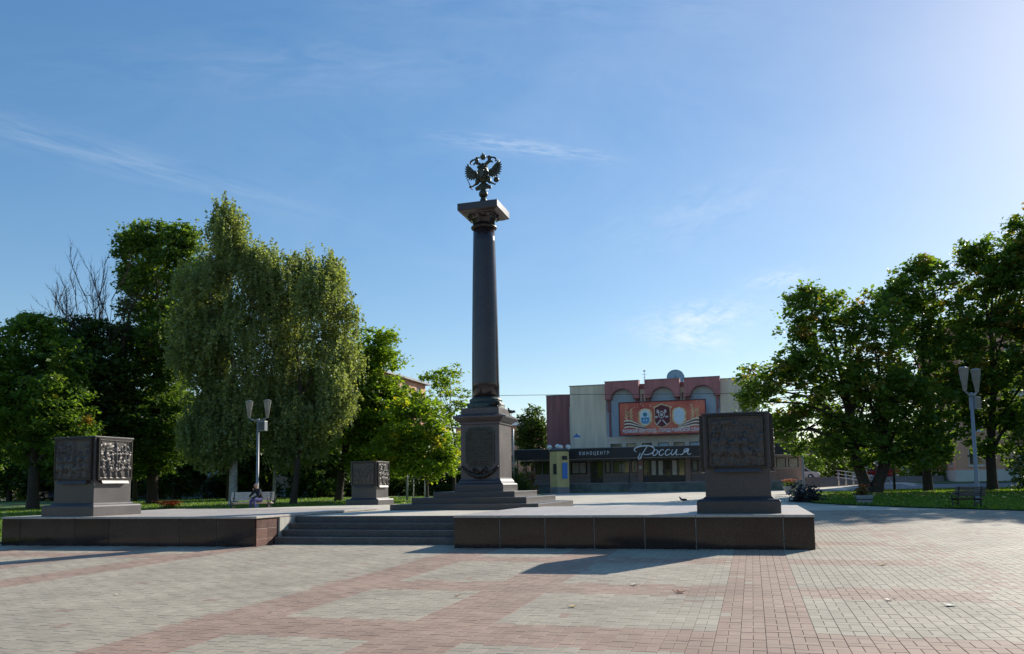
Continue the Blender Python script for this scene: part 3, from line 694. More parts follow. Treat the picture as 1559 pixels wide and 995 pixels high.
for sx in (-1, 1):
    q = MB()
    sh = E(405+sx*70, 285); root = (sx*abs(sh[0]), sh[1])
    tips = [(235, 168), (214, 195), (207, 225), (205, 255), (207, 285), (212, 315), (222, 342), (245, 362), (272, 374), (300, 374), (322, 358)]
    knee = [(262, 225), (262, 236), (264, 250), (266, 262), (270, 276), (276, 288), (284, 298), (294, 306), (306, 312), (318, 316), (330, 318)]
    for i, (tp, kn) in enumerate(zip(tips, knee)):
        e = E(*tp); k_ = E(*kn); blade(q, (sx*-k_[0], k_[1]), (sx*-e[0], e[1]), .032, .004*((i % 2)*2-1))
    arm = [(240, 190), (262, 205), (285, 228), (310, 262), (340, 275), (350, 320), (330, 345), (300, 335), (276, 310), (258, 270), (246, 230)]
    q.prism([(sx*-E(*p)[0], E(*p)[1]) for p in arm], 'y', -.045, .045)
    for i in range(8):
        for j in range(3):
            x = 262+i*9+j*6; y = 235+i*10+j*18
            e = E(x, y); q.ellipsoid((sx*-e[0], -.05, e[1]), (.022, .02, .03), 6, 4)
    q.build('wing', 'bronze_eagle', eag)
    q = MB(); nk = [E(405-20, 235), E(375, 205), E(358, 185), E(342, 175)]
    q.tube([(sx*-p[0], 0, p[1]) for p in nk], [.075, .06, .05, .055], 10); h = E(338, 172); q.ellipsoid((sx*-h[0], 0, h[1]), (.065, .05, .05), 10, 7)
    bk = [E(325, 172), E(308, 178), E(300, 192)]; q.tube([(sx*-p[0], 0, p[1]) for p in bk], [.03, .022, .006], 7)
    tg = [E(318, 185), E(300, 200)]; q.tube([(sx*-p[0], 0, p[1]) for p in tg], [.012, .005], 5)
    q.build('head', 'bronze_eagle', eag)
    q = MB(); c = E(337, 140); cx = sx*-c[0]
    q.lathe([(.040, c[1]-.06), (.048, c[1]-.05), (.06, c[1]-.01), (.062, c[1]+.02), (.04, c[1]+.05), (.012, c[1]+.06), (.010, c[1]+.09)], 12, (cx, 0)); q.box(cx-.028, cx+.028, -.008, .008, c[1]+.085, c[1]+.10); q.box(cx-.006, cx+.006, -.006, .006, c[1]+.06, c[1]+.125)
    q.build('crown', 'bronze_eagle', eag)
    q = MB(); rb = [E(375, 118), E(345, 108), E(315, 128), E(292, 132), E(272, 148), E(268, 172), E(284, 180)]
    q.tube([(sx*-p[0], .02, p[1]) for p in rb], [.018, .02, .026, .03, .03, .028, .01], 7); q.build('ribbon', 'bronze_eagle', eag)
    q = MB(); lg = [E(362, 360), E(345, 395), E(335, 420), E(312, 432), E(285, 448)]
    q.tube([(sx*-p[0], -.01, p[1]) for p in lg], [.085, .08, .05, .026, .022], 10)
    for dxy in ((-14, 8), (-18, -4), (-6, 14)): a = E(285, 448); c = E(285+dxy[0], 448+dxy[1]); q.tube([(sx*-a[0], -.01, a[1]), (sx*-c[0], -.02, c[1])], [.018, .006], 6)
    q.build('leg', 'bronze_eagle', eag)
q = MB(); b0 = [E(405, 190), E(405, 230), E(405, 290), E(405, 350), E(405, 400), E(405, 425)]
q.tube([(0, 0, p[1]) for p in b0], [.05, .12, .165, .15, .11, .05], 14)
for r_ in range(6):
    for c_ in range(-3, 4):
        e = E(405+c_*22+(11 if r_ % 2 else 0), 240+r_*26)
        if abs(e[0]) < .15: q.ellipsoid((e[0], -.155*math.sqrt(max(.05, 1-(e[0]/.17)**2)), e[1]), (.032, .02, .042), 6, 4)
q.build('body', 'bronze_eagle', eag)
q = MB(); shp = [(-.10, 1.15-.22), (.10, .93), (.11, .78), (0, .68), (-.11, .78)]
q.prism([(x*.8, z) for x, z in shp], 'y', -.20, -.165); q.build('breast_shield', 'bronze_eagle', eag)
q = MB(); c = E(403, 112)
q.lathe([(.05, c[1]-.085), (.065, c[1]-.07), (.082, c[1]-.01), (.085, c[1]+.02), (.055, c[1]+.06), (.016, c[1]+.075), (.012, c[1]+.11)], 14); q.box(-.034, .034, -.008, .008, c[1]+.105, c[1]+.12); q.box(-.007, .007, -.007, .007, c[1]+.07, c[1]+.15)
q.build('crown', 'bronze_eagle', eag)
q = MB()
for i, x in enumerate(range(335, 492, 15)):
    a = E(405+(x-405)*.3, 425); c = E(x+(x-410)*.12, 512-abs(x-410)*.22); blade(q, a, c, .035, .006*((i % 2)*2-1), .045)
for sx in (-1, 1):
    q.tube([(sx*.05, 0, E(0, 440)[1]), (sx*.16, 0, E(0, 462)[1]), (sx*.22, 0, E(0, 470)[1]), (sx*.20, 0, E(0, 495)[1])], [.04, .05, .045, .02], 8)
q.tube([(0, 0, .33), (0, 0, .45)], [.06, .05], 10)
q.build('tail', 'bronze_eagle', eag)
q = MB(); p = [E(243, 368), E(262, 410), E(278, 455), E(293, 490)]; q.tube([(a[0], -.04, a[1]) for a in p], [.010, .014, .022, .012], 8)
e = E(275, 452); q.ellipsoid((e[0], -.04, e[1]), (.05, .04, .04), 8, 6); e = E(243, 366); q.ellipsoid((e[0], -.04, e[1]), (.018, .018, .022), 8, 6); q.build('sceptre', 'bronze_eagle', eag)
q = MB(); e = E(546, 402); q.ellipsoid((e[0], -.03, e[1]), (.085, .085, .088), 14, 9); q.box(e[0]-.006, e[0]+.006, -.036, -.024, e[1]+.08, e[1]+.15); q.box(e[0]-.026, e[0]+.026, -.036, -.024, e[1]+.11, e[1]+.122); q.build('orb', 'bronze_eagle', eag)

# ------------------------------------------------------------------ cinema
CZ = 1.52           # top of the podium = ground floor level
cin = thing('cinema', 'two-storey cinema with red arched hoods, beige walls and a black fascia with script lettering', 'cinema', (0, 75, 0))
def cpart(name, mats, q, bevel=0., parent=None): return q.build(name, mats, parent or cin, bevel=bevel)
# openings: (xa, xb, za, zb, kind)
GF = [(-16.62, -15.0, 2.36, 3.55, 'curtain'), (-13.33, -12.74, 2.40, 3.55, 'curtain2'), (-12.52, -11.0, 2.40, 3.55, 'green'), (-10.80, -10.26, 2.40, 3.55, 'curtain2'), (-5.32, -4.68, 2.44, 3.5, 'curtain2'), (-4.2, -2.6, 2.44, 3.5, 'green'), (-2.1, -.4, 2.44, 3.5, 'curtain')]
DR = [(-14.72, -13.5, CZ, 3.58), (-9.70, -5.90, CZ, 3.62)]
UP = [(-12.72, -11.68), (-11.23, -10.32), (-9.76, -8.86), (-8.30, -7.30), (-6.87, -5.87), (-5.44, -4.40), (-3.9, -2.9)]
q = MB(); wall_holes(q, -16.95, .2, CZ, 3.80, 0, .35, [g[:4] for g in GF]+DR); cpart('ground_floor_wall', 'stone_grey', q)
q = MB()
for a, c in ((-16.95, -14.74), (-13.48, -9.72), (-5.88, .2)): q.box(a, c, -.05, 0, 2.22, 2.33)
cpart('sill_course', 'stone_pink', q)
for x in (-9.95, -5.62, -2.35): 
    q = MB(); q.box(x-.22, x+.22, -.22, -.004, CZ, 3.78); cpart('pier', 'stone_pink', q)
for a, c, za, zb, kind in GF:
    q = MB(); w = .07
    for r in ((a, a+w, za, zb), (c-w, c, za, zb), (a+w, c-w, za, za+w), (a+w, c-w, zb-w, zb)): q.box(r[0], r[1], .04, .16, r[2], r[3])
    if c-a > 1.3: q.box((a+c)/2-.03, (a+c)/2+.03, .05, .15, za+w, zb-w)
    wf = q.build('window', 'frame_dark', cin)
    q = MB(); q.box(a+w, c-w, .10, .115, za+w, zb-w); q.build('pane', {'green': 'pane_green_reflection'}.get(kind, 'pane'), wf)
    if kind.startswith('curtain'):
        q = MB(); n = 14; xs = [a+.16+(c-a-.32)*i/n for i in range(n+1)]
        for i in range(n): q.add([(xs[i], .085+.012*(i % 2), za+.1), (xs[i+1], .085+.012*((i+1) % 2), za+.1), (xs[i+1], .085+.012*((i+1) % 2), zb-.1), (xs[i], .085+.012*(i % 2), zb-.1)], [(0, 1, 2, 3)])
        q.build('curtain', 'curtain', wf)
    else:
        q = MB(); q.box(a+.55, a+1.05, .07, .09, za+.12, zb-.3); q.build('poster', 'curtain', wf)
for a, c, za, zb in DR:
    n = 2 if c-a < 2 else 6; w = (c-a)/n
    for i in range(n):
        xa = a+i*w; q = MB()
        for r in ((xa, xa+.07, za, zb), (xa+w-.07, xa+w, za, zb), (xa+.07, xa+w-.07, zb-.08, zb), (xa+.07, xa+w-.07, za, za+.62 if n == 6 else za+.5)): q.box(r[0]+.004, r[1]-.004, .06, .16, r[2]+.002, r[3]-.002)
        d = q.build('door', 'frame_dark', cin)
        q = MB(); q.box(xa+.07, xa+w-.07, .10, .115, za+.5, zb-.08); q.build('pane', 'pane_green_reflection' if (n == 2 and i == 1) or (n == 6 and i in (0, 5)) else 'pane', d)
        q = MB(); q.tube([(xa+(.12 if i % 2 else w-.12), .02, za+.9), (xa+(.12 if i % 2 else w-.12), .02, za+1.25)], .018, 6); q.build('handle', 'chrome', d)
        if n == 6 and i in (1, 2, 4):
            q = MB(); q.box(xa+.12, xa+w-.12, .08, .098, za+.66, zb-.12); q.build('blind', 'blind_white', d)
# podium, steps and rails
POD = -4.0
q = MB(); q.box(-21.2, -10.6, POD, .0, .5, CZ-.004); q.box(-9.0, -2.2, POD, .0, .5, CZ-.004); q.box(-10.6, -9.0, POD+1.6, 0, .5, CZ-.004); q.box(-2.2, 3.9, POD, 0, .5, CZ-.004); cpart('podium', 'stone_grey', q)
for xa, xb in ((-21.2, -10.6), (-9.0, 3.9)):
    n = int((xb-xa)/1.05); w = (xb-xa)/n
    for i in range(n):
        q = MB(); q.box(xa+i*w+.008, xa+(i+1)*w-.008, POD-.05, POD-.002, .62, CZ-.09); q.build('podium_panel', 'stone_green', cin)
    q = MB(); q.box(xa-.03, xb+.03, POD-.09, POD+.3, CZ-.085, CZ+.004); cpart('podium_coping', 'stone_grey', q)
for i in range(5):
    q = MB(); q.box(-10.59, -9.01, POD+.3*i, POD+1.65, .72+i*.15, .86+i*.15); cpart('podium_step', 'step_stone', q)
for x in (-10.62, -9.0):
    q = MB()
    for k in range(4): q.tube([(x, POD+.05+k*.5, .8+k*.24), (x, POD+.05+k*.5, 1.75+k*.24)], .02, 6)
    for h in (.5, .95): q.tube([(x, POD+.05, .8+h), (x, POD+1.55, 1.52+h)], .02, 6)
    cpart('railing', 'steel_dark', q)
# fascia band with the two names
FY = -3.5
q = MB(); q.box(-21.3, 5.3, FY, .5, 3.74, 4.655); cpart('fascia', 'fascia_black', q, .01)
q = MB(); q.box(-21.34, 5.34, FY-.04, .5, 4.657, 4.70); cpart('fascia_cap', 'roof_metal', q)
q = MB(); q.box(-21.1, 5.1, FY+.2, -.23, 3.70, 3.738); cpart('soffit', 'frame_white', q)
text_obj('lettering', 'КИНОЦЕНТР', .42, 'sign_grey', cin, (-15.02, FY-.04, 4.06), (R(90), 0, 0), .012, 1.60, xscale=.76, bold=.008)
# script name, drawn stroke by stroke
def SC(x, y): return (-10.02+(x-570)/146., 4.80-(y-140)/146.)
STROKES = [
    [(600, 222), (582, 214), (572, 197), (585, 178), (622, 163), (680, 153), (745, 149), (795, 158), (825, 182), (830, 212), (805, 242), (760, 260), (715, 262), (690, 255)],
    [(752, 146), (728, 175), (700, 218), (672, 260), (654, 298), (642, 316), (626, 314), (624, 296), (636, 268), (652, 240)],
    [(868, 208), (840, 205), (818, 228), (812, 258), (826, 277), (852, 266), (872, 236), (872, 212), (858, 203)],
    [(872, 222), (890, 228), (905, 222)],
    [(952, 214), (934, 203), (908, 216), (892, 248), (900, 274), (926, 274), (952, 254)],
    [(1030, 214), (1012, 203), (986, 216), (970, 248), (978, 274), (1004, 274), (1040, 248)],
    [(1066, 204), (1052, 232), (1044, 260), (1056, 276), (1080, 262), (1104, 232), (1120, 204), (1108, 240), (1104, 266), (1118, 276), (1140, 262)],
    [(1150, 270), (1176, 272), (1200, 254), (1226, 228), (1262, 200)],
    [(1268, 202), (1236, 198), (1212, 212), (1208, 234), (1226, 242), (1250, 228), (1268, 202), (1254, 240), (1252, 264), (1268, 272), (1296, 262)]]
def smooth_pts(p, n=5):
    out = []
    for i in range(len(p)-1):
        p0 = p[max(0, i-1)]; p1 = p[i]; p2 = p[i+1]; p3 = p[min(len(p)-1, i+2)]
        for k in range(n):
            t = k/n; out.append(tuple(.5*((2*b)+(-a+c)*t+(2*a-5*b+4*c-d)*t*t+(-a+3*b-3*c+d)*t**3) for a, b, c, d in zip(p0, p1, p2, p3)))
    out.append(p[-1]); return out
q = MB()
for i, st in enumerate(STROKES):
    pts = [SC(*p) for p in smooth_pts(st)]; n = len(pts); w = .060 if i < 2 else .050
    q.tube([(x, FY-.10, z) for x, z in pts], [w*(.55+.45*math.sin(math.pi*min(1, max(0, (k+2)/(n+3))))) for k in range(n)], 8)
cpart('script_lettering', 'sign_white', q)
# upper walls
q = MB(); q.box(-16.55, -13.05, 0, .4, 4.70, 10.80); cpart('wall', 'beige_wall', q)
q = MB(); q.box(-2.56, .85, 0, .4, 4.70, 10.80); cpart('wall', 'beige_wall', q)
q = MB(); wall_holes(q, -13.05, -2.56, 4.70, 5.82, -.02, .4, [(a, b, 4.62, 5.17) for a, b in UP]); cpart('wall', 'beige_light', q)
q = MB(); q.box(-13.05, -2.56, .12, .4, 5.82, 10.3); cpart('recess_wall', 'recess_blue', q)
for a, b in UP:
    q = MB(); w = .06
    for r in ((a, a+w, 4.70, 5.17), (b-w, b, 4.70, 5.17), (a+w, b-w, 5.11, 5.17)): q.box(r[0], r[1], .03, .14, r[2], r[3])
    wf = q.build('window', 'frame_dark', cin); q = MB(); q.box(a+w, b-w, .09, .10, 4.69, 5.11); q.build('pane', 'pane_sky_reflection' if UP.index((a, b)) in (3, 5) else 'pane', wf)
# three hoods, each an arched block with a notched top
for cx in (-11.42, -7.69, -4.11):
    w = 1.59; z0, z1 = 9.31, 10.98; r = 1.03; poly = [(cx-w, z0), (cx-w, z1), (cx-.13, z1), (cx-.07, z1-.13), (cx+.07, z1-.13), (cx+.13, z1), (cx+w, z1), (cx+w, z0), (cx+r, z0)]
    poly += [(cx+r*math.cos(a), 9.28+(r-.09)*math.sin(a)+.03) for a in [math.pi*i/18 for i in range(1, 18)]]+[(cx-r, z0)]
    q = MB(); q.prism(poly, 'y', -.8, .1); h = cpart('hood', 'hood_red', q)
    q = MB()
    for i in range(18):
        a0, a1 = math.pi*i/18, math.pi*(i+1)/18
        f = lambda a, k: (cx+(r+k)*math.cos(a), 9.31+(r-.09+k)*math.sin(a))
        p = [f(a0, -.0), f(a0, .07), f(a1, .07), f(a1, -.0)]
        q.prism(p, 'y', -.84, -.802)
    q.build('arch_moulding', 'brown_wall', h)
    q = MB(); q.box(cx-w-.03, cx+w+.03, -.86, .12, z1+.002, z1+.04); q.cbox((cx, -.37, z1-.05), (.068, .42, .03)); q.build('flashing', 'roof_metal', h)
    for sx in (-1, 1):
        q = MB(); x = cx+sx*1.2; q.box(min(x, x+sx*.24), max(x, x+sx*.24), -.45, .11, 8.2, z0-.002); q.rings([]) if 0 else None
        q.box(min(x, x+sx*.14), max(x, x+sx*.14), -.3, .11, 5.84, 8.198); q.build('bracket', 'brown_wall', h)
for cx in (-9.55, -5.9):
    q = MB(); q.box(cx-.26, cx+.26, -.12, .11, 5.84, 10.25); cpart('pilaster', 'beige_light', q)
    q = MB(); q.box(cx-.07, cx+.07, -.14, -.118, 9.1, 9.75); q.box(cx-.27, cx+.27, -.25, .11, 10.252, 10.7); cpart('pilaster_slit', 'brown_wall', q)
q = MB(); q.box(-13.05, -2.56, .41, 9, 9.8, 10.2); q.box(-16.55, .85, .41, 14, 10.4, 10.6); cpart('roof', 'roof_metal', q)
q = MB(); q.box(-16.62, -13.02, -.07, .47, 10.80, 10.87); q.box(-2.6, .92, -.07, .47, 10.80, 10.87); cpart('parapet_cap', 'roof_metal', q)
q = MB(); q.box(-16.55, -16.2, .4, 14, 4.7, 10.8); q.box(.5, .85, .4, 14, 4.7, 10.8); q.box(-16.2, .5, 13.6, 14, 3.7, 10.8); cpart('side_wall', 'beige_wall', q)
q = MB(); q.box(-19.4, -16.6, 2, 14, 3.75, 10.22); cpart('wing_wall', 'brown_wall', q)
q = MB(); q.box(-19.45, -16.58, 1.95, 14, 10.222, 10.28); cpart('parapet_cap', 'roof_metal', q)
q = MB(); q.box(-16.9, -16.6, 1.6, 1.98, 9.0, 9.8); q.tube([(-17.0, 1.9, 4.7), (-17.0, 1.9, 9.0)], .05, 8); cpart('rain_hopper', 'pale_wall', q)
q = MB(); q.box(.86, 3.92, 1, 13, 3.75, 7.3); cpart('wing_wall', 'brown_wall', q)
q = MB(); q.box(.84, 3.97, .95, 13, 7.302, 7.36); cpart('parapet_cap', 'roof_metal', q)
# right ground-floor wing and left glazed wing
RW = [(1.2, 1.9, 2.6, 3.62), (1.96, 2.95, 2.6, 3.62), (3.0, 4.0, 2.6, 3.62)]
q = MB(); wall_holes(q, .2, 4.25, CZ, 3.80, 0, .35, RW); q.box(3.95, 4.25, .35, 10, CZ, 3.8); cpart('ground_floor_wall', 'stone_pink', q)
for a, c, za, zb in RW:
    q = MB(); w = .06
    for r in ((a, a+w, za, zb), (c-w, c, za, zb), (a+w, c-w, za, za+w), (a+w, c-w, zb-w, zb)): q.box(r[0], r[1], .05, .15, r[2], r[3])
    wf = q.build('window', 'frame_dark' if a < 1.5 else 'frame_white', cin); q = MB(); q.box(a+w, c-w, .09, .10, za+w, zb-w); q.build('pane', 'pane', wf)
    if a > 1.5: q = MB(); q.box(a+.15, c-.15, .07, .085, za+.1, zb-.15); q.build('curtain', 'curtain', wf)
LW = [(-20.1, -19.45, 2.42, 3.6), (-19.35, -18.75, 2.42, 3.6), (-18.65, -17.2, 2.42, 3.6)]
q = MB(); wall_holes(q, -20.2, -16.95, CZ, 3.74, 0, .3, LW); cpart('ground_floor_wall', 'stone_grey', q)
for a, c, za, zb in LW:
    q = MB(); w = .05
    for r in ((a, a+w, za, zb), (c-w, c, za, zb), (a+w, c-w, za, za+w), (a+w, c-w, zb-w, zb)): q.box(r[0], r[1], .05, .15, r[2], r[3])
    wf = q.build('window', 'frame_dark', cin); q = MB(); q.box(a+w, c-w, .09, .10, za+w, zb-w); q.build('pane', 'pane_green_reflection', wf)
q = MB()
for x in (-20.15, -21.0): q.tube([(x, FY+.5, CZ), (x, FY+.5, 3.72)], .06, 8)
cpart('canopy_post', 'steel_dark', q)
# small plates, antenna, dish
q = MB(); q.box(-16.28, -15.62, -.03, -.001, 5.90, 6.05); q.build('address_plate', 'plate_blue', cin)
q = MB(); q.prism([(-16.12, 6.07), (-15.80, 6.07), (-15.96, 6.28)], 'y', -.03, -.001); q.build('address_plate', 'plate_blue', cin)
q = MB(); q.box(-16.15, -15.75, -.03, -.001, 5.74, 5.86); q.build('address_plate', 'plate_white', cin)
q = MB(); q.box(-10.08, -9.82, -.25, -.222, 2.75, 3.05); q.build('notice_plate', 'plate_white', cin)
an = thing('roof_antenna', 'thin roof antenna with cross arms on the cinema roof', 'antenna', (-9.55, 76.5, 10.2))
q = MB(); q.tube([(0, 0, 0), (0, 0, 2.0)], .025, 6); q.build('mast', 'steel_dark', an)
q = MB()
for z, w in ((1.95, .16), (1.6, .20), (1.3, .14), (.9, .2)): q.tube([(-w, 0, z), (w, 0, z)], .014, 5)
q.ellipsoid((0, 0, 1.95), (.09, .05, .08), 8, 5); q.build('arm', 'steel_dark', an)
ds = thing('satellite_dish', 'large round blue-grey satellite dish behind the cinema parapet', 'satellite dish', (-6.85, 79, 10.6))
q = MB(); q.lathe([(.02, .0), (.35, .03), (.65, .11), (.86, .20), (.85, .22), (.65, .14), (.35, .06), (.02, .03)], 32, cap=False)
o = q.build('reflector', 'dish_blue', ds, loc=(0, 0, 1.0)); o.rotation_euler = (R(72), 0, R(8))
q = MB(); q.tube([(0, .1, 0), (0, .1, 1.0)], .06, 8); q.build('post', 'steel_dark', ds)
q = MB(); q.tube([(0, .1, 1.0), (.05, -.55, 1.15)], .02, 6); q.ellipsoid((.05, -.58, 1.15), (.06, .06, .06), 8, 5); q.build('feed_arm', 'steel_dark', ds)

# ------------------------------------------------------------------ billboard on the facade
bb = thing('billboard', 'wide red billboard with three coats of arms, laurel and striped ribbons', 'billboard', (-7.76, 74.1, 7.40))
HW, HH = 3.88, 1.48
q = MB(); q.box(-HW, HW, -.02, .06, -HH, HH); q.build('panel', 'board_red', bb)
q = MB()
for r in ((-HW-.09, -HW, -HH-.09, HH+.09), (HW, HW+.09, -HH-.09, HH+.09), (-HW, HW, -HH-.09, -HH), (-HW, HW, HH, HH+.09)): q.box(r[0], r[1], -.07, .08, r[2], r[3])
q.build('frame', 'maroon', bb)
q = MB(); q.box(-3.3, -3.1, .06, .93, -.05, .05); q.box(3.1, 3.3, .06, .93, -.05, .05); q.box(-3.3, -3.1, .06, .93, -1.2, -1.1); q.box(3.1, 3.3, .06, .93, -1.2, -1.1); q.build('bracket', 'steel_dark', bb)
def B(x, y): return ((x-810)/174., (360-y)/174.)      # print outlines
lay = [0]
def pr(poly, m, name='print', depth=None):
    lay[0] += 1; y = -.021-.0016*(lay[0] % 14) if depth is None else depth
    q = MB(); q.prism([B(*p) for p in poly], 'y', y-.002, -.019); return q.build(name, m, bb)
def ell(cx, cy, a, b, n=20, rot=0): return [(cx+a*math.cos(t)*math.cos(rot)-b*math.sin(t)*math.sin(rot), cy+a*math.cos(t)*math.sin(rot)+b*math.sin(t)*math.cos(rot)) for t in [2*math.pi*i/n for i in range(n)]]
def shield(cx, y0, y1, w): return [(cx, y0), (cx-w*.75, y0+26), (cx-w, y0+70), (cx-w, y1-75), (cx-w*.6, y1-28), (cx, y1), (cx+w*.6, y1-28), (cx+w, y1-75), (cx+w, y0+70), (cx+w*.75, y0+26)]
for cx in (545, 1080):
    pr(shield(cx, 195, 492, 112), 'gold'); pr(shield(cx, 205, 480, 86), 'cream')
pr(shield(545, 230, 455, 66), 'coat_pale'); pr(ell(545, 300, 34, 34), 'coat_teal'); pr([(478, 345), (612, 345), (612, 420), (580, 448), (510, 448), (478, 420)], 'coat_blue')
for i in range(5): pr(ell(505+i*20, 372+(i % 2)*16, 10, 15, 10), 'coat_pale' if i % 2 else 'coat_teal')
pr(shield(1080, 212, 470, 78), 'coat_pale')
for x in (1042, 1118): pr(ell(x, 365, 13, 32, 12), 'coat_teal')
pr([(1060, 372), (1080, 355), (1100, 372), (1080, 395)], 'gold')
pr([(805, 128), (668, 186), (668, 205), (690, 208), (690, 430), (740, 500), (800, 520), (872, 500), (948, 430), (948, 208), (968, 205), (968, 186)], 'gold')
pr([(805, 150), (700, 200), (700, 425), (748, 485), (805, 505), (862, 485), (936, 425), (936, 200)], 'maroon')
for s_ in (-1, 1):
    pr([(805+s_*70, 222), (805+s_*40, 240), (805+s_*52, 290), (805+s_*80, 275)], 'silver'); pr([(805+s_*62, 330), (805+s_*110, 335), (805+s_*98, 360), (805+s_*60, 360)], 'silver'); pr([(805+s_*20, 385), (805+s_*90, 470), (805+s_*72, 478), (805+s_*6, 400)], 'silver')
pr([(805+58*math.cos(a), 310+62*math.sin(a)) for a in [2*math.pi*(i+.5)/6 for i in range(6)]], 'silver'); pr(ell(805, 312, 40, 42), 'maroon'); pr(ell(805, 312, 24, 24), 'silver'); pr([(780, 378), (830, 378), (805, 425)], 'silver'); pr(ell(880, 445, 48, 48), 'hood_red')
for s_, cx in ((-1, 300), (1, 1310)):
    for i in range(7):
        a = -1.0+i*.33; bx = cx+s_*(-30+i*6); by = 395-i*24
        pr(ell(cx+s_*(60-i*2)*(1 if i % 2 else -.4), 380-i*26, 42, 13, 12, s_*(-.9 if i % 2 else .95)), 'gold')
    st = [(cx-s_*70, 430), (cx-s_*30, 370), (cx+s_*5, 300), (cx+s_*40, 225)]
    lay[0] += 1; q = MB(); q.tube([(B(*p)[0], -.03, B(*p)[1]) for p in smooth_pts(st)], .03, 6); q.build('laurel_stem', 'gold', bb)
    for k in range(5):
        x0 = cx+s_*95; pts = smooth_pts([(x0, 395+k*26), (cx+s_*10, 390+k*24), (cx-s_*110, 440+k*17), (cx-s_*250, 512+k*4)], 6)
        up_ = [(x, y-11) for x, y in pts]; dn = [(x, y+11) for x, y in pts[::-1]]
        pr(up_+dn, 'cream' if k % 2 == 0 else 'maroon')
for i in range(26):
    x = random.uniform(180, 1440); y = random.uniform(105, 215)
    if 420 < x < 680 and y > 180 or 660 < x < 1200 and y > 120: continue
    pr(ell(x, y, 7, 7, 8), 'cream' if i % 3 else 'gold')
text_obj('lettering', 'ВЕЛИКИЙ НОВГОРОД - ГОРОД ВОИНСКОЙ СЛАВЫ', .43, 'sign_white', bb, (0, -.05, -1.31), (R(90), 0, 0), .004, 1.02, 'CENTER', xscale=.66, bold=.014)

# ------------------------------------------------------------------ kiosk pillar with globe lamps
ki = thing('advertising_pillar', 'yellow octagonal pillar with white globe lamps before the cinema', 'pillar', (-16.36, 69.3, gz(-16.4, 69.3)))
q = MB(); q.lathe([(.90, -.1), (.90, .55), (.88, .56)], 8, smooth=False); q.build('base', 'stone_grey', ki)
q = MB(); q.lathe([(.87, .55), (.87, 3.70)], 8, smooth=False); q.build('shaft', 'kiosk_yellow', ki)
q = MB(); q.lathe([(.92, 3.702), (.95, 3.74), (.95, 3.84), (.60, 3.95)], 8, smooth=False); q.build('cornice', 'steel_dark', ki)
q = MB(); q.box(-.36, -.06, -.85, -.78, 1.7, 2.6); q.build('notice_panel', 'iron_black', ki)
q = MB(); q.prism([(.46, -.80), (.82, -.44), (.80, -.42), (.44, -.78)], 'z', 1.3, 2.7); q.build('notice_panel', 'plate_blue', ki)
q = MB(); q.prism([(.46, -.80), (.82, -.44), (.80, -.42), (.44, -.78)], 'z', 2.95, 3.3); q.build('notice_panel', 'iron_black', ki)
for gx_, gy_, h in ((-.82, -.2, 4.08), (-.2, .3, 4.16), (.2, -.3, 4.06), (.80, .1, 4.08)):
    q = MB(); q.tube([(gx_*.7, gy_*.7, 3.8), (gx_, gy_, h-.2)], .03, 6); a = q.build('lamp_arm', 'steel_dark', ki)
    q = MB(); q.ellipsoid((gx_, gy_, h), (.235, .235, .235), 16, 10); q.build('globe', 'globe_white', a)

# ------------------------------------------------------------------ side steps, upper yard and ramp rail right of the cinema
st = thing('side_steps', 'wide grey stone steps up to the yard right of the cinema', 'steps', (0, 0, 0))
for i in range(6):
    q = MB(); q.box(4.28, 16.5, 79.2+.34*i, 82, .62+i*.165+gz(6, 79)-gz(6, 79), .78+.165*(i+1)-.02); q.build('step', 'step_stone', st)
q = MB(); q.box(4.28, 12.5, 81.3, 92, .5, 1.742); q.build('landing', 'step_stone', st)
rl = thing('ramp_railing', 'pale steel railing sloping down beside the grey steps', 'railing', (0, 0, 0))
for j, yy in enumerate((78.2, 79.0)):
    for i in range(8):
        x = 7.5+i*.62; z = 2.35-i*.085*(1+.6*(i > 2)); q = MB(); q.tube([(x, yy, .75), (x, yy, z+.02)], .028, 6); q.build('post', 'chrome', rl)
    for dz in (0, -.32, -.62):
        q = MB(); q.tube([(7.3, yy, 2.38+dz), (8.7, yy, 2.16+dz), (12.0, yy, 1.44+dz)], .03, 6); q.build('rail', 'chrome', rl)

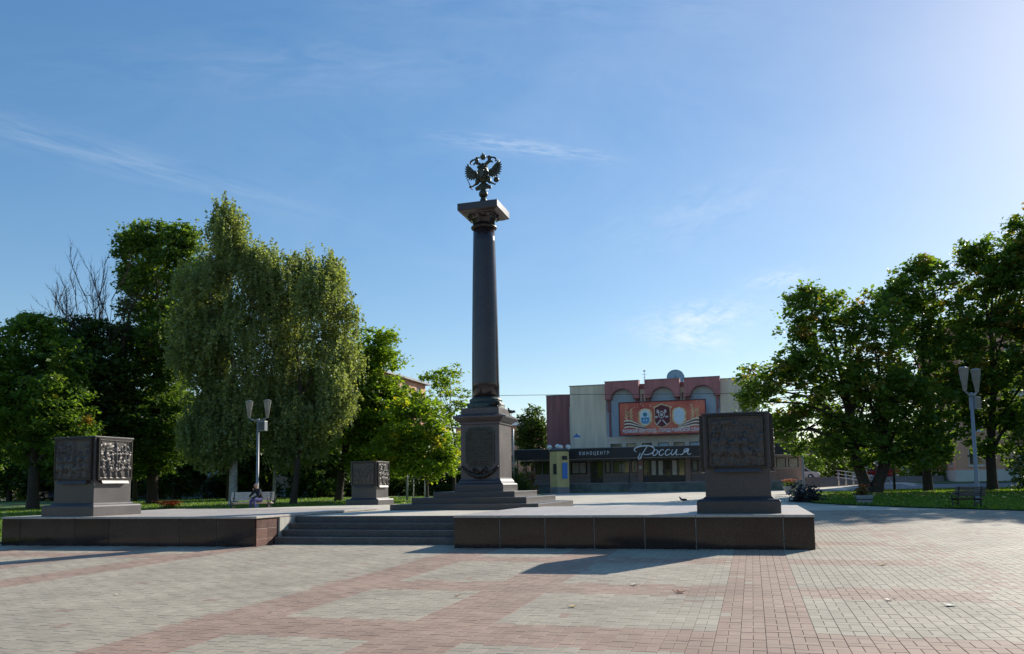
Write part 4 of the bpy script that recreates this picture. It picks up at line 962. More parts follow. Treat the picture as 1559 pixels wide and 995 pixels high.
# ------------------------------------------------------------------ apartment houses
def house(name, label, loc, x0, x1, y0, y1, h, wall, base, faces, wz, roof='roof_metal', group=None, plinth=.9):
    """faces: list of ('y', y) or ('x', x) sides that carry windows"""
    t = thing(name, label, 'building', loc, 0, group)
    q = MB()
    hol = {}
    for ax, c in faces:
        a0, a1 = (x0, x1) if ax == 'y' else (y0, y1); n = max(1, int((a1-a0)/2.9)); w = (a1-a0)/n; hs = []
        for zi in wz:
            for i in range(n): cx = a0+(i+.5)*w; hs.append((cx-.62, cx+.62, zi, zi+1.5))
        hol[ax, c] = hs
    T = .35
    for ax, a0, a1, c, out in (('y', x0, x1, y0, 1), ('y', x0, x1, y1, -1), ('x', y0+T, y1-T, x0, 1), ('x', y0+T, y1-T, x1, -1)):
        ya, yb = (c, c+T) if out > 0 else (c-T, c)
        hs = hol.get((ax, c), [])
        if ax == 'x': hs = [h for h in hs if h[0] > a0 and h[1] < a1]; 
        if (ax, c) in hol: hol[ax, c] = hs
        wall_holes(q, a0, a1, plinth, h, ya, yb, hs, ax)
    q.build('wall', wall, t)
    q = MB(); q.box(x0-.06, x1+.06, y0-.06, y1+.06, -.6, plinth-.002); q.build('plinth', base, t)
    q = MB(); q.box(x0-.5, x1+.5, y0-.5, y1+.5, h+.002, h+.22); hip = min(x1-x0, y1-y0)/2
    q.add([(x0-.5, y0-.5, h+.22), (x1+.5, y0-.5, h+.22), (x1+.5, y1+.5, h+.22), (x0-.5, y1+.5, h+.22), (x0+hip, y0+hip, h+1.5), (x1-hip+.01, y0+hip, h+1.5), (x1-hip+.01, y1-hip+.01, h+1.5), (x0+hip, y1-hip+.01, h+1.5)],
          [(0, 1, 5, 4), (1, 2, 6, 5), (2, 3, 7, 6), (3, 0, 4, 7), (4, 5, 6, 7)])
    q.build('roof', roof, t)
    for (ax, c), hs in hol.items():
        s_ = 1 if c in (y0, x0) and ((ax == 'y' and c == y0) or (ax == 'x' and c == x0)) else -1
        for a, b_, za, zb in hs:
            q = MB(); w = .09
            for r in ((a, a+w, za, zb), (b_-w, b_, za, zb), (a+w, b_-w, za, za+w), (a+w, b_-w, zb-w, zb), ((a+b_)/2-.04, (a+b_)/2+.04, za+w, zb-w)):
                put(q, r[0], r[1], *sorted((c+s_*.10, c+s_*.18)), r[2], r[3], ax)
            wf = q.build('window', 'frame_white', t)
            q = MB(); put(q, a+w, b_-w, *sorted((c+s_*.13, c+s_*.15)), za+w, zb-w, ax); q.build('pane', 'pane', wf)
            q = MB(); put(q, a-.06, b_+.06, *sorted((c-s_*.08, c-s_*.002)), za-.08, za-.01, ax); q.build('sill', 'frame_white', wf)
    return t
house('apartment_house', 'peach apartment house with white plinth behind the right-hand trees', (0, 0, .85), 17.0, 40, 78, 92, 14.2, 'pink_wall', 'pale_wall', [('y', 78), ('x', 17.0)], [1.7+3.0*k for k in range(4)], plinth=1.35)
house('apartment_house', 'sunlit pink apartment house behind the left-hand maples', (0, 0, .5), -52, -36, 74, 85.6, 12.6, 'pink_wall', 'pale_wall', [('x', -36)], [1.6+3.0*k for k in range(4)])
house('apartment_house', 'pale low block far behind the leftmost trees', (0, 0, .5), -92, -62, 84, 94, 7.5, 'bluegrey_wall', 'bluegrey_wall', [('y', 84)], [1.4, 4.4])
house('apartment_house', 'small distant pale house seen between plinth and far tree', (0, 0, .6), -52, -36.5, 138, 148, 11.3, 'pink_wall', 'pale_wall', [('y', 138), ('x', -36.5)], [1.7, 4.7, 7.7])
house('garage_block', 'low blue-grey garage wall between the dark trunks', (0, 0, .45), -66, -50, 74, 79, 2.3, 'bluegrey_wall', 'bluegrey_wall', [], [])
house('apartment_house', 'long pale block closing the street behind the cinema', (0, 0, .6), -30, 34, 150, 162, 6.5, 'pale_wall', 'pale_wall', [('y', 150)], [1.7, 4.2])

# ------------------------------------------------------------------ trees
TREES = {
'big': ('maple', (6.41, 49.3, 0.7), 0.46, [(-2.6, -0.5, 10.4, 1.8, 1.6, 1.6), (-3.7, -0.6, 8.1, 1.5, 1.5, 1.8), (-5.7, -0.2, 6.3, 1.5, 1.4, 1.5), (-1.9, -0.8, 7.2, 2.3, 2.2, 2.4), (0.3, -0.9, 9.2, 2.0, 1.9, 2.1), (-0.0, -0.3, 5.6, 2.7, 2.4, 2.3), (-3.1, 0.9, 3.9, 2.2, 1.8, 1.6), (2.3, 0.6, 4.8, 2.0, 2.0, 2.3), (2.5, 0.4, 2.4, 1.6, 1.3, 1.1), (-0.8, -0.6, 2.7, 2.1, 1.5, 1.0), (-5.1, 0.1, 3.9, 1.4, 1.1, 1.0), (-6.1, -0.2, 5.5, 0.9, 0.8, 0.9), (-3.1, -0.3, 11.4, 1.0, 0.8, 0.7)]),
'mid': ('maple', (9.81, 52.0, 0.71), 0.24, [(0.2, -0.7, 12.3, 1.7, 1.5, 1.5), (-1.2, -0.4, 11.0, 1.5, 1.5, 1.7), (1.4, 0.8, 9.8, 1.9, 1.9, 2.0), (-0.1, 0.7, 7.7, 2.1, 2.1, 2.4), (1.2, 0.5, 5.1, 1.8, 1.8, 1.9), (0.2, 0.4, 2.8, 1.4, 1.2, 1.1), (2.3, -0.3, 7.2, 1.0, 1.4, 2.0), (0.4, -0.2, 13.2, 1.0, 0.7, 0.6)]),
'edge': ('maple', (13.29, 52.6, 0.74), 0.27, [(1.4, 0.2, 13.5, 1.5, 1.6, 1.8), (0.1, 0.3, 12.5, 1.2, 1.6, 2.1), (2.3, 0.8, 11.3, 2.1, 2.4, 2.9), (0.8, 0.7, 8.7, 1.8, 2.2, 2.7), (2.1, -0.9, 5.5, 2.1, 2.4, 2.9), (0.6, 0.2, 3.1, 1.7, 1.6, 1.6), (-0.3, 0.2, 5.3, 1.2, 1.5, 2.0), (3.5, 0.0, 14.3, 2.0, 2.0, 2.1), (4.8, -0.8, 9.2, 2.5, 3.4, 4.6), (2.3, -0.0, 15.0, 0.8, 0.8, 0.9), (-0.5, -0.2, 13.9, 0.6, 0.7, 0.9)]),
'farleft': ('maple', (-42.71, 39.2, 0.34), 0.33, [(-2.1, 1.1, 10.9, 2.5, 2.0, 1.7), (0.4, 0.8, 8.8, 2.3, 2.0, 1.9), (-1.4, 0.2, 6.8, 3.4, 2.7, 2.3), (2.0, -0.5, 6.3, 2.3, 2.0, 1.9), (0.3, 1.5, 3.9, 3.5, 2.5, 1.7), (-3.1, 0.2, 9.0, 2.9, 2.5, 2.3), (-5.1, 1.3, 6.6, 3.5, 3.5, 3.9), (-1.1, 0.5, 11.6, 1.3, 1.0, 0.8), (2.9, 0.0, 4.2, 1.7, 1.6, 1.6)]),
'bare': ('linden', (-42.87, 44.0, 0.35), 0.3, [(-0.9, -0.2, 9.3, 2.9, 2.5, 2.3), (-1.9, 0.1, 12.1, 1.5, 1.3, 1.2), (0.4, -0.1, 11.7, 2.0, 1.4, 1.0), (1.3, -0.8, 8.5, 2.4, 2.3, 2.5), (-0.8, -0.7, 5.5, 3.6, 2.9, 2.5), (2.3, 0.9, 5.4, 2.9, 2.6, 2.5), (0.4, -1.5, 3.2, 3.2, 2.3, 1.6)]),
'tall': ('oak', (-40.54, 47.0, 0.29), 0.38, [(-0.2, -0.8, 19.1, 1.7, 1.3, 1.1), (-2.1, 0.2, 17.8, 1.5, 1.4, 1.5), (1.3, -0.4, 18.1, 1.9, 1.5, 1.4), (-0.0, 0.1, 15.6, 2.6, 2.2, 2.1), (-0.9, -0.1, 12.8, 2.0, 2.0, 2.2), (2.5, -0.2, 16.3, 1.3, 1.5, 1.9), (-2.8, 0.4, 16.3, 0.8, 0.9, 1.0), (1.8, -0.8, 11.6, 2.5, 2.4, 2.6), (-0.4, -0.3, 8.9, 3.1, 2.7, 2.6), (1.4, -0.9, 6.0, 3.0, 2.6, 2.6), (-1.1, 0.4, 3.8, 3.1, 2.3, 1.8), (-2.4, -0.2, 19.2, 0.8, 0.8, 0.8), (2.4, -0.2, 18.9, 1.1, 0.9, 0.9)]),
'birch1': ('birch', (-30.6, 42.4, 0.42), 0.26, [(-0.8, 0.2, 18.1, 0.8, 0.9, 1.2), (-0.9, -0.2, 16.8, 1.4, 1.3, 1.3), (-1.7, 0.1, 15.4, 1.6, 1.4, 1.5), (-0.1, 0.7, 15.2, 1.6, 1.5, 1.6), (-1.2, -0.8, 13.2, 2.1, 2.0, 2.1), (-2.0, -0.9, 10.3, 2.1, 2.1, 2.4), (0.3, -0.6, 10.2, 2.3, 2.3, 2.5), (-1.4, 0.6, 7.2, 2.2, 2.0, 2.1), (0.4, 0.3, 6.3, 2.4, 2.2, 2.3), (-0.9, -0.6, 4.0, 2.3, 1.8, 1.6), (-2.2, -0.3, 5.3, 1.6, 1.5, 1.6)]),
'birch2': ('birch', (-27.01, 43.4, 0.41), 0.2, [(-1.2, -0.6, 14.2, 2.0, 1.7, 1.5), (0.9, -0.1, 14.7, 1.8, 1.4, 1.1), (2.1, -0.8, 12.7, 1.7, 1.6, 1.7), (-0.5, 0.5, 11.8, 2.4, 2.2, 2.2), (2.2, 0.7, 9.4, 1.9, 1.9, 2.0), (-1.1, 1.1, 8.5, 2.4, 2.3, 2.5), (1.2, 0.5, 6.2, 2.3, 2.1, 2.1), (-0.8, 1.1, 4.2, 2.4, 2.0, 1.8), (3.0, -0.6, 6.7, 1.2, 1.4, 1.7), (-2.6, -0.3, 15.4, 1.2, 1.0, 0.9), (2.5, 0.3, 14.4, 0.6, 0.7, 0.7), (3.7, 0.2, 11.5, 0.7, 0.5, 0.4), (-2.4, -0.1, 13.2, 1.4, 1.3, 1.3)]),
'lmaple': ('maple2', (-27.0, 49.0, 0.51), 0.26, [(2.1, 0.8, 10.7, 1.8, 1.4, 1.2), (3.1, 0.2, 9.0, 1.4, 1.4, 1.5), (1.7, 0.7, 8.1, 2.1, 1.9, 2.0), (3.1, -0.4, 6.3, 1.8, 1.8, 1.9), (0.7, -0.6, 5.0, 2.1, 1.9, 2.0), (2.2, -0.1, 3.2, 2.1, 1.7, 1.4), (4.0, -0.6, 4.7, 1.6, 1.5, 1.6), (0.2, -0.2, 7.8, 1.8, 1.7, 1.8), (4.1, 0.6, 6.9, 1.2, 1.2, 1.3), (4.3, -0.2, 2.7, 1.4, 1.2, 1.1)]),
'small': ('maple2', (-19.71, 47.0, 0.71), 0.13, [(-0.4, -1.0, 4.9, 2.0, 1.7, 1.6), (-1.9, -0.8, 3.3, 1.7, 1.4, 1.3), (0.7, -0.5, 3.4, 1.4, 1.4, 1.6), (-0.6, 0.4, 6.1, 1.3, 1.0, 0.8), (1.3, -0.1, 2.6, 0.9, 0.8, 0.9), (-0.4, -0.4, 2.4, 2.1, 1.4, 0.9)]),
'thin': ('thin', (-21.28, 56.0, 0.64), 0.14, [(-0.1, -0.5, 9.1, 1.4, 1.1, 1.0), (-1.2, 0.6, 8.2, 1.3, 1.2, 1.2), (0.5, -0.1, 7.4, 0.7, 1.0, 1.3), (-0.6, -0.4, 5.7, 1.3, 1.4, 1.7), (0.2, -0.5, 3.7, 1.0, 1.4, 1.9), (-1.9, -0.3, 9.0, 0.7, 0.6, 0.6)]),
'farm': ('dark', (-29.86, 110.0, 1.65), 0.3, [(0.1, -0.6, 8.4, 1.9, 2.1, 2.4), (-1.1, 0.2, 6.6, 1.4, 1.5, 1.9), (1.4, -0.4, 6.2, 1.2, 1.4, 1.9), (0.1, -0.9, 4.2, 1.9, 1.8, 1.9)]),
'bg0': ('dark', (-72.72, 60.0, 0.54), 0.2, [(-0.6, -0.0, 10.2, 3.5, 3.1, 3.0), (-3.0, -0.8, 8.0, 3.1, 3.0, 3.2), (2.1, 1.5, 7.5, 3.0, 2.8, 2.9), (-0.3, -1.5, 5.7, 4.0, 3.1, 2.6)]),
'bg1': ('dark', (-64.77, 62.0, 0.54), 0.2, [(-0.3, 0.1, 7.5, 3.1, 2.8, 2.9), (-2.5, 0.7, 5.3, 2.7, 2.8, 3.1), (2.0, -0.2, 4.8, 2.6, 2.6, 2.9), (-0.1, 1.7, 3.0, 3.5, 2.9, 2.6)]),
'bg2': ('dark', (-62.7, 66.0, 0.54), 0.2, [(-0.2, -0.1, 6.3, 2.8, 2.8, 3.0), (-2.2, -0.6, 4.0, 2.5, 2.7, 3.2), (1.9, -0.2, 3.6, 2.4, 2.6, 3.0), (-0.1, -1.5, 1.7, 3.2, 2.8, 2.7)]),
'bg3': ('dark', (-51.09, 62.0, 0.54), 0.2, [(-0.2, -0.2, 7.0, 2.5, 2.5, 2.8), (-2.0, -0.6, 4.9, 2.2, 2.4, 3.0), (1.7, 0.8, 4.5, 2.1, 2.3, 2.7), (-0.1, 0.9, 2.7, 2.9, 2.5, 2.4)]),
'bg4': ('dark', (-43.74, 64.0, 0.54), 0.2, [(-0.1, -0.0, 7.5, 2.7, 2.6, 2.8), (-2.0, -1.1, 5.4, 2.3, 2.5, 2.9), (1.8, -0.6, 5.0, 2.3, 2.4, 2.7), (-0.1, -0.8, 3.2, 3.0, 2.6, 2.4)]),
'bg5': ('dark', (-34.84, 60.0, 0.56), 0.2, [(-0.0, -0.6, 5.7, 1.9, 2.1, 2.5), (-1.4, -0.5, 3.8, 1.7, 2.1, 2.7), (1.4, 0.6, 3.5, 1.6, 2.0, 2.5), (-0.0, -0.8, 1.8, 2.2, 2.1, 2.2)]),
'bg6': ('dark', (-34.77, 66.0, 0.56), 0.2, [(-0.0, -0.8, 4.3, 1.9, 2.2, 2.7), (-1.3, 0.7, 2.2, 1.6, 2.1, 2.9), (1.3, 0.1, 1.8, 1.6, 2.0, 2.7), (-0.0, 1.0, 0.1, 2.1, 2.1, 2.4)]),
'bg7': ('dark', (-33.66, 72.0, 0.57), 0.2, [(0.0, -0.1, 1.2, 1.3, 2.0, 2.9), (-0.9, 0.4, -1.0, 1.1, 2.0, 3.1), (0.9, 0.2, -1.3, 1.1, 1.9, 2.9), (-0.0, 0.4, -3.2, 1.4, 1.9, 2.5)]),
'br0': ('dark', (9.85, 105.0, 1.75), 0.2, [(0.2, 0.5, 3.8, 2.1, 2.0, 2.1), (-1.4, -0.0, 2.4, 1.8, 1.8, 2.0), (1.6, -0.7, 2.1, 1.8, 1.8, 2.0)]),
'br1': ('dark', (14.82, 112.0, 1.7), 0.2, [(0.3, -0.7, 5.2, 2.4, 2.2, 2.2), (-1.6, 0.8, 3.8, 2.1, 2.0, 2.1), (1.9, 0.8, 3.5, 2.1, 2.0, 2.1)]),
'br2': ('dark', (8.69, 120.0, 1.83), 0.2, [(0.1, 0.7, 3.1, 1.6, 1.9, 2.4), (-1.1, -0.2, 1.6, 1.3, 1.7, 2.3), (1.2, 0.2, 1.3, 1.3, 1.7, 2.3)]),
'br3': ('dark', (18.0, 100.0, 1.53), 0.2, [(0.2, 0.6, 4.7, 2.1, 1.9, 1.9), (-1.3, 0.3, 3.4, 1.8, 1.8, 1.9), (1.7, 0.6, 3.1, 1.8, 1.7, 1.8)]),
'br4': ('dark', (25.59, 120.0, 1.48), 0.2, [(0.4, 0.1, 8.2, 2.2, 2.1, 2.3), (-1.2, 0.3, 6.7, 1.9, 2.0, 2.2), (1.9, 0.3, 6.4, 1.9, 1.9, 2.2)]),
}
def leaves_from(C, size, upbias, rs, aspect=.62):
    n = len(C); nrm = rs.normal(0, 1, (n, 3)); nrm[:, 2] = np.abs(nrm[:, 2])*1.0+upbias; nrm /= np.linalg.norm(nrm, axis=1, keepdims=True)
    t = rs.normal(0, 1, (n, 3)); u = np.cross(nrm, t); u /= np.linalg.norm(u, axis=1, keepdims=True)+1e-9; w = np.cross(nrm, u)
    s = size*np.clip(rs.lognormal(0, .32, (n, 1)), .5, 1.9); a = u*s*.5; b = w*s*.5*aspect
    v = np.stack([C-a, C-b*1.0+a*.1, C+a, C+b*1.0+a*.1], 1)
    v[:, 2] -= nrm*s*.12
    return v.reshape(-1, 3), np.arange(n*4).reshape(-1, 4)
def clumps(lobes, dens, rs, shell=.5, stray=.10):
    P = []; O = []
    for l in lobes:
        c = np.array(l[:3]); r = np.array(l[3:6]); n = max(10, int(dens*(r[0]*r[1]+r[1]*r[2]+r[0]*r[2])))
        d = rs.normal(0, 1, (n, 3)); d /= np.linalg.norm(d, axis=1, keepdims=True)
        rr = shell+(1.06-shell)*rs.random((n, 1))**.7; rr = np.where(rs.random((n, 1)) < stray, rr*rs.uniform(1.05, 1.28, (n, 1)), rr)
        P.append(c+d*r*rr); O.append(rr[:, 0])
    return np.concatenate(P), np.concatenate(O)
def trunk_mesh(lobes, r0, rs, P, fork=.28, n_twigs=60, lean=(0, 0)):
    q = MB()
    if fork == 2:       # a stem that splits near the ground
        for s_ in (-1, 1):
            half = [(l[0]-s_*r0*.5, l[1], l[2], *l[3:]) for l in lobes if l[0]*s_ >= -.4]
            sub_ = trunk_mesh(half, r0*.72, rs, P-np.array([s_*r0*.5, 0, 0]), .28, n_twigs//2, (s_*.55, .1*s_))
            q.add([(v[0]+s_*r0*.5, v[1], v[2]) for v in sub_.v], sub_.f, True)
        return q
    if 1: pass
    cx = np.mean([l[0] for l in lobes]); zmin = min(l[2]-l[5] for l in lobes); ztop = max(l[2] for l in lobes)
    zf = max(1.6, zmin+.5)
    f = Vector((lean[0], lean[1], zf))
    q.tube([(0, 0, -.25), (0, 0, .05), (f.x*.2, f.y*.2, .6), (f.x*.6, f.y*.6, zf*.6), f], [r0*1.5, r0*1.25, r0*1.02, r0*.95, r0*.92], 10)
    top = Vector((cx*.5, 0, ztop*.85)); spine = [f, f+(top-f)*.35+Vector((.15, .1, 0)), f+(top-f)*.7+Vector((-.12, -.1, 0)), top]
    q.tube(spine, [r0*.86, r0*.6, r0*.34, r0*.1], 8)
    for l in sorted(lobes, key=lambda l: l[2]):
        c = Vector(l[:3]); k = min(.85, max(0., (c.z-l[5]*1.2-f.z)/(top.z-f.z+1e-6)))
        s = f+(top-f)*k*.8; m = s+(c-s)*.5+Vector((0, 0, (c-s).length*.10)); rr = r0*(.40-.24*k)
        q.tube([s, s+(m-s)*.5+Vector((0, 0, .1)), m, c, c+(c-m)*.45], [rr, rr*.85, rr*.62, rr*.32, rr*.1], 6)
    lob = [Vector(l[:3]) for l in lobes]
    for i in rs.choice(len(P), min(n_twigs, len(P)), replace=False):
        p = Vector(P[i]); c = min(lob, key=lambda c: (c-p).length); q.tube([c, c+(p-c)*.5+Vector((0, 0, .15)), p], [r0*.13, r0*.08, r0*.03], 4)
    return q
KINDS = {  # leaf size, clumps density, leaves per clump, clump radius, material, bark, shell
    'maple': (.24, 12, 34, .52, 'leaf_maple', 'bark_dark', .42), 'maple2': (.24, 15, 34, .52, 'leaf_maple_light', 'bark_dark', .42),
    'thin': (.22, 7, 24, .42, 'leaf_maple_light', 'bark_dark', .3), 'linden': (.24, 14, 32, .55, 'leaf_dark', 'bark_dark', .4), 'oak': (.25, 15, 34, .55, 'leaf_oak', 'bark_dark', .45),
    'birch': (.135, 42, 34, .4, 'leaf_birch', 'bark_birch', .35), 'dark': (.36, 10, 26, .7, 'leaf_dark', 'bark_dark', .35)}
from mathutils import noise as mnoise
def plant_tree(name, key, label, group=None, cat='tree', lean=(0, 0), hue=0., twigs=60, bark=None, turn_=.14):
    kind, base, r0, lobes = TREES[key]; ls, dens, per, cr, lm, bk_, shell = KINDS[kind]; bark = bark or bk_
    rs = np.random.default_rng(abs(hash(key)) % 1000 if False else sum(ord(c)*(i+3) for i, c in enumerate(key)))
    base = (base[0], base[1], gz(base[0], base[1])+.02 if base[2] < 1.2 else base[2])
    t = thing(name, label, cat, base, 0, group)
    P, O = clumps(lobes, dens, rs, shell, .02 if kind == 'birch' else .10)
    from_n = np.array([mnoise.noise(Vector((p[0]*.62+base[0], p[1]*.62, p[2]*.72))) for p in P]) if kind != 'birch' else np.array([mnoise.noise(Vector((p[0]*.5+base[0], p[1]*.5, p[2]*.36)))+.24*mnoise.noise(Vector((p[0]*1.2, p[1]*1.2+base[0], p[2]*.8)))-.27 for p in P]); keep = (from_n > -.34) & (rs.random(len(P)) < .95) if kind != 'dark' else rs.random(len(P)) < .95; P = P[keep]; O = O[keep]
    trunk_mesh(lobes, r0, rs, P, 2 if key == 'big' else .28, twigs, lean).build('trunk', bark, t)
    n = len(P)
    ctone = np.clip(rs.normal(.40, .20 if kind == 'birch' else .15, n)+hue*.3, 0, .72)
    if kind in ('maple', 'maple2'):     # turning leaves at some outer clumps
        zr = np.array([l[2]+l[5] for l in lobes]).max(); turn = (O > .8) & (rs.random(n) < turn_+hue) & (P[:, 2] > zr*.35); ctone[turn] = rs.uniform(.78, 1.0, turn.sum())
    if kind == 'birch':                 # leaves hang in strands
        m = 3; st = np.repeat(P, m, 0)+rs.normal(0, .26, (n*m, 3)); ln = rs.uniform(.35, 1.5, n*m); k = 16
        u = rs.random((n*m, k)); sway = rs.normal(0, .10, (n*m, 2))
        C = np.stack([st[:, None, 0]+sway[:, :1]*u+rs.normal(0, .045, (n*m, k)), st[:, None, 1]+sway[:, 1:]*u+rs.normal(0, .045, (n*m, k)), st[:, None, 2]-u*ln[:, None]+.3], 2).reshape(-1, 3)
        tone = np.repeat(np.repeat(ctone, m), k)
        low = C[:, 2] > 2.3+.5*np.sin(C[:, 0]*1.7); C = C[low]; tone = tone[low]
        v, f = leaves_from(C, ls, .2, rs, .75)
    else:
        cnt = rs.integers(int(per*.6), int(per*1.4), n); idx = np.repeat(np.arange(n), cnt)
        g = rs.normal(0, 1, (len(idx), 3)); g *= (cr*.62*rs.random((len(idx), 1))**.4); g[:, 2] *= .55
        C = P[idx]+g; C[:, 2] -= .12*(g[:, 0]**2+g[:, 1]**2); tone = ctone[idx]
        low = C[:, 2] > .25; C = C[low]; tone = tone[low]
        v, f = leaves_from(C, ls, .75, rs)
    tone = np.clip(tone+rs.normal(0, .07, len(tone)), 0, 1)
    o = link('crown', fast_mesh('crown', v, f, lm, np.repeat(tone, 4)), t)
    return t
GL, GR = 'trees of the left park row', 'maples on the right lawn'
plant_tree('maple_tree', 'big', 'broad maple with a thick forked trunk nearest the cinema, rust-tinged top', GR, hue=.02, twigs=120)
plant_tree('maple_tree', 'mid', 'slender maple on the right lawn, second from the cinema', GR, hue=0.0)
plant_tree('maple_tree', 'edge', 'tall maple behind the right lamp post at the frame edge', GR)
TREES['beyond'] = ('maple', (20.5, 49.5, .7), .36, [(0, 0, 12, 2.6, 2.6, 2.6), (-1.8, .4, 8.6, 2.8, 2.6, 2.8), (1.8, -.4, 8.8, 2.8, 2.6, 2.8), (-.6, .5, 5.2, 3.0, 2.6, 2.2), (.8, -.5, 4.4, 2.6, 2.4, 1.6)])
plant_tree('maple_tree', 'beyond', 'maple just beyond the right frame edge, throwing shade on the paving', GR, twigs=30)
plant_tree('maple_tree', 'farleft', 'leftmost dark maple behind the left relief pedestal', GL, turn_=.01)
plant_tree('linden_tree', 'bare', 'tree with a bare dead top of thin branches', GL)
plant_tree('oak_tree', 'tall', 'tall dark broadleaf tree between the bare-topped tree and the birches', GL, twigs=100)
plant_tree('birch_tree', 'birch1', 'tallest hanging birch, pale trunk left of the lamp post', GL)
plant_tree('birch_tree', 'birch2', 'wide hanging birch right of the left lamp post', GL, lean=(.3, 0), bark='bark_dark')
plant_tree('maple_tree', 'lmaple', 'bright green maple beside the far small pedestal', GL, turn_=.05, lean=(.25, 0))
plant_tree('young_maple', 'small', 'round yellow-green young maple left of the column plinth', None, hue=.06)
plant_tree('young_maple', 'thin', 'thin airy tree close behind the column', None, hue=.12)
plant_tree('distant_tree', 'farm', 'far dark tree left of the cinema brown wing', None)
for k, lb in zip(range(8), ('at the far left edge', 'behind the leftmost maple', 'behind the bare-topped tree', 'behind the tall dark tree', 'behind the left lamp post', 'between the two birches', 'behind the bright green maple', 'behind the young maple')):
    plant_tree('background_tree', 'bg%d' % k, 'dark background tree standing '+lb, 'dark background trees of the left park')
for k, lb in zip(range(5), ('right of the cinema steps', 'behind the thick forked maple', 'just right of the cinema wing', 'behind the second maple', 'behind the peach house corner')):
    plant_tree('background_tree', 'br%d' % k, 'background tree '+lb, 'background trees right of the cinema')
# the row of trees across the square behind the camera: the polished stone and the cinema windows mirror it
for i, (x, y, k) in enumerate(((-30, -22, 1.1), (-19, -26, 1.25), (-9, -23, 1.0), (2, -27, 1.3), (13, -23, 1.1), (25, -20, 1.2), (-42, -14, 1.2), (36, -10, 1.1))):
    TREES['back%d' % i] = ('dark', (x, y, gz(x, y)), .22, [(0, 0, 7.5*k, 2.6*k, 2.4*k, 2.3*k), (-1.9*k, .4, 5.2*k, 2.3*k, 2.1*k, 2.0*k), (1.9*k, -.4, 5.4*k, 2.3*k, 2.1*k, 2.1*k), (.2, .6, 3.6*k, 2.6*k, 2.2*k, 1.5*k)])
    plant_tree('square_tree', 'back%d' % i, 'leafy tree across the square behind the camera', 'trees across the square', twigs=20)
# bare dead branches of the tree left of the tall one
print('LEAVES', sum(len(o.data.polygons) for o in bpy.data.objects if o.name.startswith('crown')))
bt = bpy.data.objects['linden_tree']
q = MB(); rs = np.random.default_rng(3)
def twig(q, p, d, l, r, depth):
    pts = [p]; 
    for k in range(4): d = (d+Vector(rs.normal(0, .10, 3))+Vector((0, 0, .05))).normalized(); pts.append(pts[-1]+d*l/4)
    q.tube(pts, [r, r*.8, r*.6, r*.4, r*.15], 5)
    if depth:
        for k in (1, 2, 2, 3, 3, 4): twig(q, pts[k], (d+Vector(rs.normal(0, .32, 3))+Vector((0, 0, .15))).normalized(), l*rs.uniform(.32, .5), r*.55, depth-1)
for x, z, h in ((-2.2, 9.2, 6.9), (-1.5, 9.8, 6.4), (-.9, 9.8, 5.6), (.0, 9.6, 6.8), (.7, 9.6, 7.4), (1.4, 9.6, 7.0), (2.2, 9.4, 6.2), (-.4, 9.8, 6.0), (2.9, 9.6, 6.4), (-2.9, 9.0, 5.8)):
    twig(q, Vector((x*.6, 0, z-2.4)), Vector((x*.16, rs.normal(0, .1), 1)).normalized(), h, .06, 3)
q.build('dead_branches', 'bark_dark', bt)
# thin saplings and small trunks
def sapling(x, y, h, r, label, name='young_tree', spread=.7, n=60, lm='leaf_maple', bark='bark_dark', z0=None):
    t = thing(name, label, 'tree', (x, y, gz(x, y)+.02)); rs = np.random.default_rng(int(abs(x*37+y*11)))
    q = MB(); q.tube([(0, 0, -.1), (.02, 0, h*.3), (-.03, .02, h*.7), (.02, 0, h)], [r*1.2, r, r*.8, r*.3], 7)
    P = np.stack([rs.normal(0, spread, n), rs.normal(0, spread, n), rs.uniform(h*.55 if z0 is None else z0, h*1.12, n)], 1)
    for p in P[:14]: q.tube([(0, 0, p[2]*.85), (p[0]*.5, p[1]*.5, p[2]*.95), tuple(p)], [r*.35, r*.2, r*.08], 4)
    q.build('trunk', bark, t)
    C = np.repeat(P, 18, 0)+rs.normal(0, .26, (n*18, 3)); v, f = leaves_from(C, .19, .6, rs)
    link('crown', fast_mesh('crown', v, f, lm, np.repeat(np.clip(rs.normal(.45, .15, n*18), 0, .8), 4)), t)
sapling(8.93, 58, 5.2, .07, 'thin sapling between the two right-hand maples', n=40)
sapling(10.5, 57, 4.4, .06, 'thin sapling beside the slender maple trunk', n=40)
sapling(-29.4, 45, 6.5, .10, 'thin pale birch right of the lamp post', 'birch_tree', 1.1, 120, 'leaf_birch', 'bark_birch')
sapling(-36.5, 50, 6.8, .13, 'slim dark trunk left of the tallest birch', n=110, spread=1.2, lm='leaf_dark')
sapling(-26.2, 52, 7.0, .12, 'slim dark trunk between the wide birch and bright green maple', n=120, spread=1.3, lm='leaf_dark')
sapling(-46.5, 52, 7.5, .16, 'dark trunk between the left pedestal and the tall tree', n=120, spread=1.4, lm='leaf_dark')
